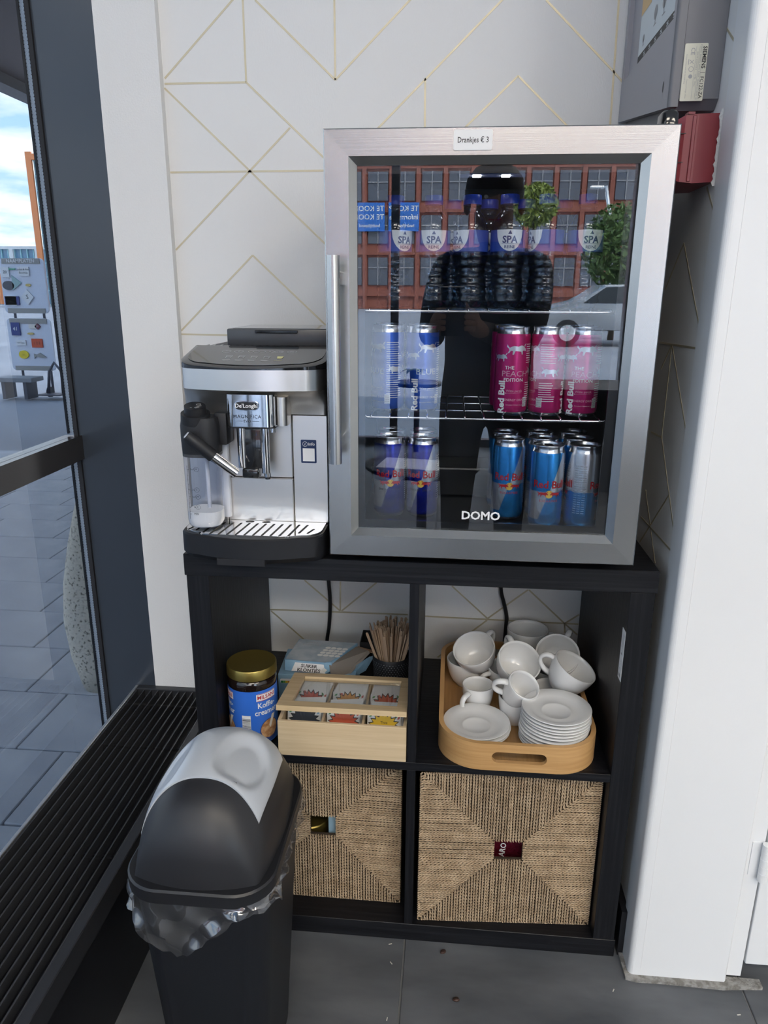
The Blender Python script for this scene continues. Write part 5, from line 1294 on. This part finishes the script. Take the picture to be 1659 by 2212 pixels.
obj('frame', tube(B(), [(-4.22, 7.05, .05), (-4.20, 7.08, .30), (-4.14, 7.10, .40), (-4.06, 7.1, .30), (-4.05, 7.06, .05)], .018, 8), 'dark_plate', tr_, smooth=True)
obj('foot_plate', bx(-4.28, -4.02, 6.92, 7.10, .04, .055), 'dark_plate', tr_)
for x in (-4.24, -4.04): obj('wheel', cyl(B(), (x-.015, 7.12, .06), (x+.015, 7.12, .06), .06, seg=20), 'rubber', tr_, auto=40)
# speckled stone leaning by the window
mat('speckle', (.60, .56, .48), .85, bump=(80, .5, .004), var=((120, 120, 120), (.16, .14, .12), .56, .66))
b_ = B(); lp = []
for z, cx, cy, rx, ry in ((0, -.628, .845, .050, .040), (.10, -.652, .85, .056, .045), (.22, -.664, .855, .058, .045), (.34, -.662, .86, .050, .040), (.46, -.648, .86, .038, .032), (.56, -.634, .86, .024, .024), (.62, -.628, .86, .012, .012), (.635, -.627, .86, .004, .004)):
    lp.append([(cx+rx*cos(2*pi*k/20)*(1+.05*sin(3*k)), cy+ry*sin(2*pi*k/20), z) for k in range(20)])
loft(b_, lp); tag(obj('speckled_stone', b_, 'speckle', smooth=True), 'tall curved speckled stone standing on the paving outside the window post', 'stone')
# far buildings
mat('orange_clad', (.80, .28, .10), .6); mat('teal_glass', (.10, .24, .30), .15, .0, .8); mat('teal_frame', (.35, .62, .66), .4); mat('blue_glass', (.16, .30, .44), .15); mat('bldg_white', (.75, .76, .76), .6)
tw = thing('tower_block', 'tall orange-clad tower with a strip of teal windows far outside', 'building', (-32, 62, 0))
obj('fin', bx(-34.1, -33.62, 60.25, 60.45, 0, 11.9), 'orange_clad', tw)
obj('cap', bx(-33.62, -30, 60.2, 66, 11.3, 11.75), 'orange_clad', tw)
obj('core', bx(-33.62, -33.55, 60.6, 66, 0, 11.3), 'teal_frame', tw); obj('wall', bx(-32.80, -30, 60.1, 66, 0, 11.3), 'orange_clad', tw)
for k in range(10):
    z = .2+1.11*k; f = obj('window', bx(-33.55, -32.82, 60.45, 60.6, z, z+1.02), 'teal_glass', tw)
    obj('window_bar', bx(-33.20, -33.10, 60.38, 60.46, z, z+1.09), 'teal_frame', f); obj('window_sill', bx(-33.55, -32.82, 60.38, 60.46, z+1.02, z+1.09), 'teal_frame', f)
lb_ = thing('office_block', 'low white-columned glass office block far outside', 'building', (-44, 72, 0))
obj('wall', bx(-56, -39.3, 70.3, 76, 0, 5.1), 'blue_glass', lb_)
obj('roof', bx(-56, -39.2, 70, 76, 5.1, 5.35), 'bldg_white', lb_)
for k in range(7): obj('column', bx(-42.35-2.6*k+2.6, -41.95-2.6*k+2.6, 69.9, 70.3, 0, 5.1), 'bldg_white', lb_)
for k in range(14): obj('glazing_bar', bx(-40.0-.65*k-.05, -40.0-.65*k+.05, 70.15, 70.3, 0, 5.1), 'teal_frame', lb_)
obj('plinth', bx(-56, -39.3, 70.0, 70.3, 0, 3.6), 'orange_clad', lb_)

# ------------------------------------------------------------------ behind the photographer: what the fridge door mirrors
mat('brick_orange', (.28, .092, .062), .8, bump=(6, .3, .02)); mat('office_pane', (.10, .11, .14), .12); mat('pane_frame', (.30, .30, .32), .5); mat('banner_blue', (.03, .16, .55), .5); mat('tarmac', (.40, .38, .34), .9)
hb_ = thing('brick_building', 'orange brick office building with dark window grid across the square', 'building', (0, -62, 0))
obj('facade', bx(-22, 26, -70, -60.6, 0, 15), 'brick_orange', hb_)
wn = None
for i in range(22):
    for j in range(4):
        x, z = -20.4+2.1*i, 2.9+3.15*j
        if wn is None:
            wn = obj('window', bx(-.78, .78, -60.62, -60.5, -1.05, 1.05), 'office_pane', hb_, world=False); wn.data.transform(Matrix.Translation((0, 62, 0)))
            fr_ = B(); box(fr_, -.04, .04, -60.5, -60.42, -1.05, 1.05); box(fr_, -.78, .78, -60.5, -60.42, .25, .33); fm_ = obj('window_bar', fr_, 'pane_frame', wn, world=False); fm_.data.transform(Matrix.Translation((0, 62, 0))); o = wn
        else:
            o = put(bpy.data.objects.new('window', wn.data), hb_); put(bpy.data.objects.new('window_bar', fm_.data), o)
        o.location = (x, 0, z)
for i in range(23): obj('pier', bx(-21.45+2.1*i-.16, -21.45+2.1*i+.16, -60.6, -60.35, 0, 15), 'brick_orange', hb_)
for j in range(5): obj('band', bx(-22, 26, -60.6, -60.40, 1.0+3.15*j, 1.5+3.15*j), 'brick_orange', hb_)
# glazed vehicle street level and for-sale banners
for k, x in enumerate((-6.35, -3.65)):
    bn_ = tag(obj('sale_banner', bx(x-1.2, x+1.2, -60.30, -60.25, 5.9, 8.0), 'banner_blue'), ('blue for-sale banner on the brick building, TE KOOP first', 'blue for-sale banner on the brick building next to the pier')[k], 'banner')
    for i, t_ in enumerate(('TE KOOP', 'TE KOOP' if k == 0 else 'informatie', 'bedrijfspand')):
        Print().text(t_, .55 if i < 2 else .34, x, 7.55-.62*i, 0, .01).build('lettering', 'white_print', bn_, lambda a, c, x=x: (2*x-a, -60.24, c))
def blob_tree(name, label, x, y, h, trunk, rx, rz, n, seed, cols):
    t = thing(name, label, 'tree', (x, y, 0), group='trees on the square'); r_ = random.Random(seed)
    obj('trunk', tube(B(), [(0, 0, 0), (.02, .02, trunk*.6), (0, 0, trunk+rz)], [.09, .07, .03], 8), 'bark', t, world=False, smooth=True)
    V, F = [], []
    for k in range(n):
        while True:
            p = Vector((r_.uniform(-1, 1), r_.uniform(-1, 1), r_.uniform(-1, 1)))
            if .35 < p.length < 1: break
        p = Vector((p.x*rx, p.y*rx, trunk+rz+p.z*rz)); a, b = Vector((r_.gauss(0, 1), r_.gauss(0, 1), r_.gauss(0, 1))).normalized(), Vector((r_.gauss(0, 1), r_.gauss(0, 1), r_.gauss(0, 1))).normalized()
        s = r_.uniform(.06, .11); nb = len(V); V += [tuple(p-a*s), tuple(p+b*s*.6), tuple(p+a*s), tuple(p-b*s*.6)]; F.append((nb, nb+1, nb+2, nb+3))
    o = obj('foliage', (V, F), cols, t, world=False); o['kind'] = 'stuff'
mat('bark', (.10, .08, .06), .9); mat('leaf_a', (.22, .27, .05), .6); mat('leaf_b', (.10, .17, .045), .6)
blob_tree('street_tree', 'small yellow-green tree on the square opposite', 2.5, -20, 4, 2.9, .62, .55, 1400, 1, 'leaf_a')
blob_tree('street_tree', 'taller dark green tree on the square opposite', 4.75, -20, 4, 1.3, .95, 1.1, 3200, 2, 'leaf_b')
lpst = thing('street_lamp', 'slim grey street lamp on the square opposite', 'lamp', (5.5, -25, 0))
obj('pole', tube(B(), [(5.7, -25, 0), (5.55, -25, 3.0), (5.2, -25, 4.55)], .06, 8), 'alu', lpst, smooth=True); obj('lamp_head', bx(4.7, 5.15, -25.1, -24.9, 4.45, 4.55, bev=.03), 'alu', lpst)
cr_ = thing('car', 'silver hatchback parked on the square opposite', 'car', (4.4, -18, 0))
mat('car_silver', (.45, .47, .50), .25, .6); mat('car_glass', (.03, .035, .04), .08)
pr2 = [(-2.0, .35), (-2.0, .75), (-1.7, .92), (-1.05, 1.0), (-.45, 1.42), (.75, 1.45), (1.45, 1.05), (1.95, .95), (2.0, .40)]
obj('body', ext(B(), [(4.4+a, c) for a, c in pr2], -18.8, -17.2, 'y', bev=.05), 'car_silver', cr_, auto=40)
for q in ([(-.92, 1.0), (-.42, 1.36), (.10, 1.38), (.10, 1.0)], [(.16, 1.0), (.16, 1.38), (.68, 1.38), (1.2, 1.03)]): obj('side_window', ext(B(), [(4.4+a, c) for a, c in q], -17.21, -17.185, 'y'), 'car_glass', cr_)
for x in (-1.25, 1.25):
    w_ = obj('wheel', cyl(B(), (4.4+x, -17.42, .31), (4.4+x, -17.18, .31), .31, seg=24), 'rubber', cr_, auto=40); obj('hub_cap', cyl(B(), (4.4+x, -17.18, .31), (4.4+x, -17.165, .31), .19, seg=16), 'alu', w_)
# small round table with a plant by the shop window
tb2 = thing('side_table', 'small round dark blue table by the shop window', 'table', (.20, -4.05, 0))
mat('table_blue', (.02, .04, .10), .35)
obj('table_top', lathe(B(), [(0, .575), (.165, .575), (.17, .58), (.17, .597), (.165, .60), (0, .60)], 40, (.20, -4.05, 0)), 'table_blue', tb2, auto=40)
obj('column', cyl(B(), (.20, -4.05, .02), (.20, -4.05, .575), .02, seg=16), 'table_blue', tb2, auto=40); obj('foot', lathe(B(), [(0, 0), (.13, 0), (.13, .012), (.03, .025), (0, .025)], 32, (.20, -4.05, 0)), 'table_blue', tb2, auto=40)
pp = thing('potted_plant', 'potted plant with broad drooping leaves on the round table', 'plant', (.18, -4.05, .6005))
mat('pot_blue', (.02, .05, .16), .3); mat('plant_green', (.04, .12, .04), .45)
obj('pot', lathe(B(), [(0, 0), (.028, 0), (.036, .075), (.033, .075), (.027, .01), (0, .01)], 24), 'pot_blue', pp, world=False, auto=50)
for k in range(6):
    a = 1.05*k; b_ = B(); L0 = []
    for i in range(6):
        f = i/5; r = .10*f; w = .022*sin(pi*min(f*.9+.08, 1)); z = .07+.075*f-.085*f*f
        L0.append((b_.verts.new((r*cos(a)-w*sin(a), r*sin(a)+w*cos(a), z)), b_.verts.new((r*cos(a)+w*sin(a), r*sin(a)-w*cos(a), z)), b_.verts.new((r*cos(a), r*sin(a), z-.004))))
    for p, q in zip(L0, L0[1:]): b_.faces.new((p[0], p[2], q[2], q[0])); b_.faces.new((p[2], p[1], q[1], q[2]))
    obj('leaf', b_, 'plant_green', pp, world=False, smooth=True)
bar = thing('reflection_block', 'long dark block added to darken the fridge door reflection', 'light blocker', (1.6, -3.7, 0))  # invented block that darkens the lower part of the mirrored view
obj('front', bx(.72, 3.0, -3.95, -3.45, 0, .60), 'black_satin', bar); obj('block_top', bx(.70, 3.02, -3.98, -3.42, .60, .64, bev=.003), 'blackwood_x', bar)
# low cafe table with a menu sheet nearer the fridge
tb3 = thing('cafe_table', 'low round black cafe table behind the photographer', 'table', (.31, -2.35, 0))
obj('table_top', lathe(B(), [(0, .385), (.27, .385), (.275, .39), (.275, .403), (.27, .405), (0, .405)], 48, (.31, -2.35, 0)), 'black_satin', tb3, auto=40)
obj('column', cyl(B(), (.31, -2.35, .02), (.31, -2.35, .385), .025, seg=16), 'black_satin', tb3, auto=40); obj('foot', lathe(B(), [(0, 0), (.18, 0), (.18, .012), (.03, .028), (0, .028)], 32, (.31, -2.35, 0)), 'black_satin', tb3, auto=40)
mn = tag(obj('menu_sheet', bx(-.16, .16, -.11, .11, 0, .0015), 'plate_white'), 'white laminated menu sheet lying on the cafe table', 'menu'); mn.location = (.27, -2.33, .4055); mn.rotation_euler = (0, 0, .15)

# ------------------------------------------------------------------ the photographer, reflected in the fridge door
def person_mat():
    m = bpy.data.materials.new('person_skin_and_clothes'); m.use_nodes = True; N = m.node_tree.nodes; L = m.node_tree.links; b = N['Principled BSDF']
    tc = N.new('ShaderNodeTexCoord'); s = N.new('ShaderNodeSeparateXYZ'); L.new(tc.outputs['Object'], s.inputs[0])
    a = N.new('ShaderNodeMath'); a.operation = 'GREATER_THAN'; L.new(s.outputs['Z'], a.inputs[0]); a.inputs[1].default_value = 1.345
    c = N.new('ShaderNodeMath'); c.operation = 'GREATER_THAN'; L.new(s.outputs['Y'], c.inputs[0]); c.inputs[1].default_value = .290
    z9 = N.new('ShaderNodeMath'); z9.operation = 'GREATER_THAN'; L.new(s.outputs['Z'], z9.inputs[0]); z9.inputs[1].default_value = .6
    c2 = N.new('ShaderNodeMath'); c2.operation = 'MULTIPLY'; L.new(c.outputs[0], c2.inputs[0]); L.new(z9.outputs[0], c2.inputs[1])
    mx = N.new('ShaderNodeMath'); mx.operation = 'MAXIMUM'; L.new(a.outputs[0], mx.inputs[0]); L.new(c2.outputs[0], mx.inputs[1])
    mm = N.new('ShaderNodeMix'); mm.data_type = 'RGBA'; L.new(mx.outputs[0], mm.inputs[0]); mm.inputs[6].default_value = (.012, .012, .015, 1); mm.inputs[7].default_value = (.36, .20, .13, 1)
    L.new(mm.outputs[2], b.inputs['Base Color']); b.inputs['Roughness'].default_value = .65; return m
ps = thing('person', 'person in dark clothes holding up a phone, reflected in the fridge door', 'person', (.56, -1.50, 0))
SK = []; ED = []
def J(p, r, par=None):
    SK.append((Vector(p), r))
    if par is not None: ED.append((par, len(SK)-1))
    return len(SK)-1
pel = J((0, 0, .88), .135); sp0 = J((0, .0, 1.06), .125, pel); chn = J((0, .01, 1.20), .140, sp0); nk = J((0, .03, 1.325), .058, chn); jaw = J((-.005, .065, 1.405), .066, nk); skl = J((-.007, .065, 1.475), .082, jaw); crn = J((-.007, .055, 1.525), .06, skl)
nose = J((-.006, .150, 1.448), .012, skl)
for s, el, wr, hand in ((-1, (-.195, .13, 1.045), (-.175, .285, 1.085), (-.168, .335, 1.11)), (1, (.115, .15, 1.03), (-.055, .285, 1.085), (-.072, .335, 1.11))):
    shd = J((.165*s, .0, 1.265), .062, chn); e = J(el, .046, shd); w = J(wr, .029, e); h_ = J(hand, .024, w)
    inw = 1 if s < 0 else -1
    for k in range(4):
        b0 = Vector(hand)+Vector((0, .012, .028-.017*k)); ln = (.026, .030, .028, .022)[k]
        f1 = J(b0+Vector((-.004*inw, .018, .0)), .009, h_); f2 = J(b0+Vector((.006*inw, .018+ln*.7, .002)), .0085, f1); f3 = J(b0+Vector((.022*inw, .020+ln*.8, .002)), .0075, f2)
    t1 = J(Vector(hand)+Vector((.012*inw, .0, .030)), .011, h_); t2 = J(Vector(hand)+Vector((.022*inw, .012, .050)), .009, t1)
    hip = J((.088*s, .0, .80), .092, pel); kn = J((.095*s, .02, .46), .060, hip); an = J((.098*s, -.01, .095), .042, kn); to = J((.108*s, .13, .040), .036, an)
me = bpy.data.meshes.new('body'); me.from_pydata([tuple(p) for p, r in SK], ED, []); bo = put(bpy.data.objects.new('body', me), ps); me.materials.append(person_mat())
md = bo.modifiers.new('skin', 'SKIN'); md.use_smooth_shade = True
for i, (p, r) in enumerate(SK): me.skin_vertices[0].data[i].radius = (r, r)
me.skin_vertices[0].data[0].use_root = True
bo.modifiers.new('sub', 'SUBSURF').render_levels = 2; bo.modifiers['sub'].levels = 1
mat('hair_dark', (.015, .011, .009), .6)
b_ = B(); lathe(b_, [(.092, 0), (.094, .03), (.088, .065), (.065, .095), (.03, .110), (0, .113)], 24, (-.007, .045, 1.470), 1.0, 1.06); obj('hair', b_, 'hair_dark', ps, world=False, smooth=True)
for s in (-1, 1):
    obj('eye', lathe(B(), [(0, -.006), (.006, -.003), (.007, 0), (.006, .003), (0, .006)], 12, (-.006+.031*s, .139, 1.472)), 'white_print', ps, world=False, smooth=True)
    obj('ear', lathe(B(), [(0, -.03), (.010, -.02), (.012, 0), (.010, .02), (0, .03)], 12, (-.006+.086*s, .055, 1.455)), MATS['coffee_brown'], ps, world=False, smooth=True)
obj('mouth', bx(-.026, .014, .128, .133, 1.405, 1.409), 'red_print', ps, world=False)
ph = thing('phone', 'black smartphone held upright in both hands of the photographer', 'phone', (.4337, -1.128, 1.138)); ph.rotation_euler = (radians(-16), 0, radians(5))
obj('phone_body', bx(-.036, .036, -.004, .004, -.075, .070, bev=.003), 'black_gloss', ph, world=False, auto=40); obj('screen', bx(-.033, .033, -.0046, -.0041, -.070, .066), 'panel_glass', ph, world=False)
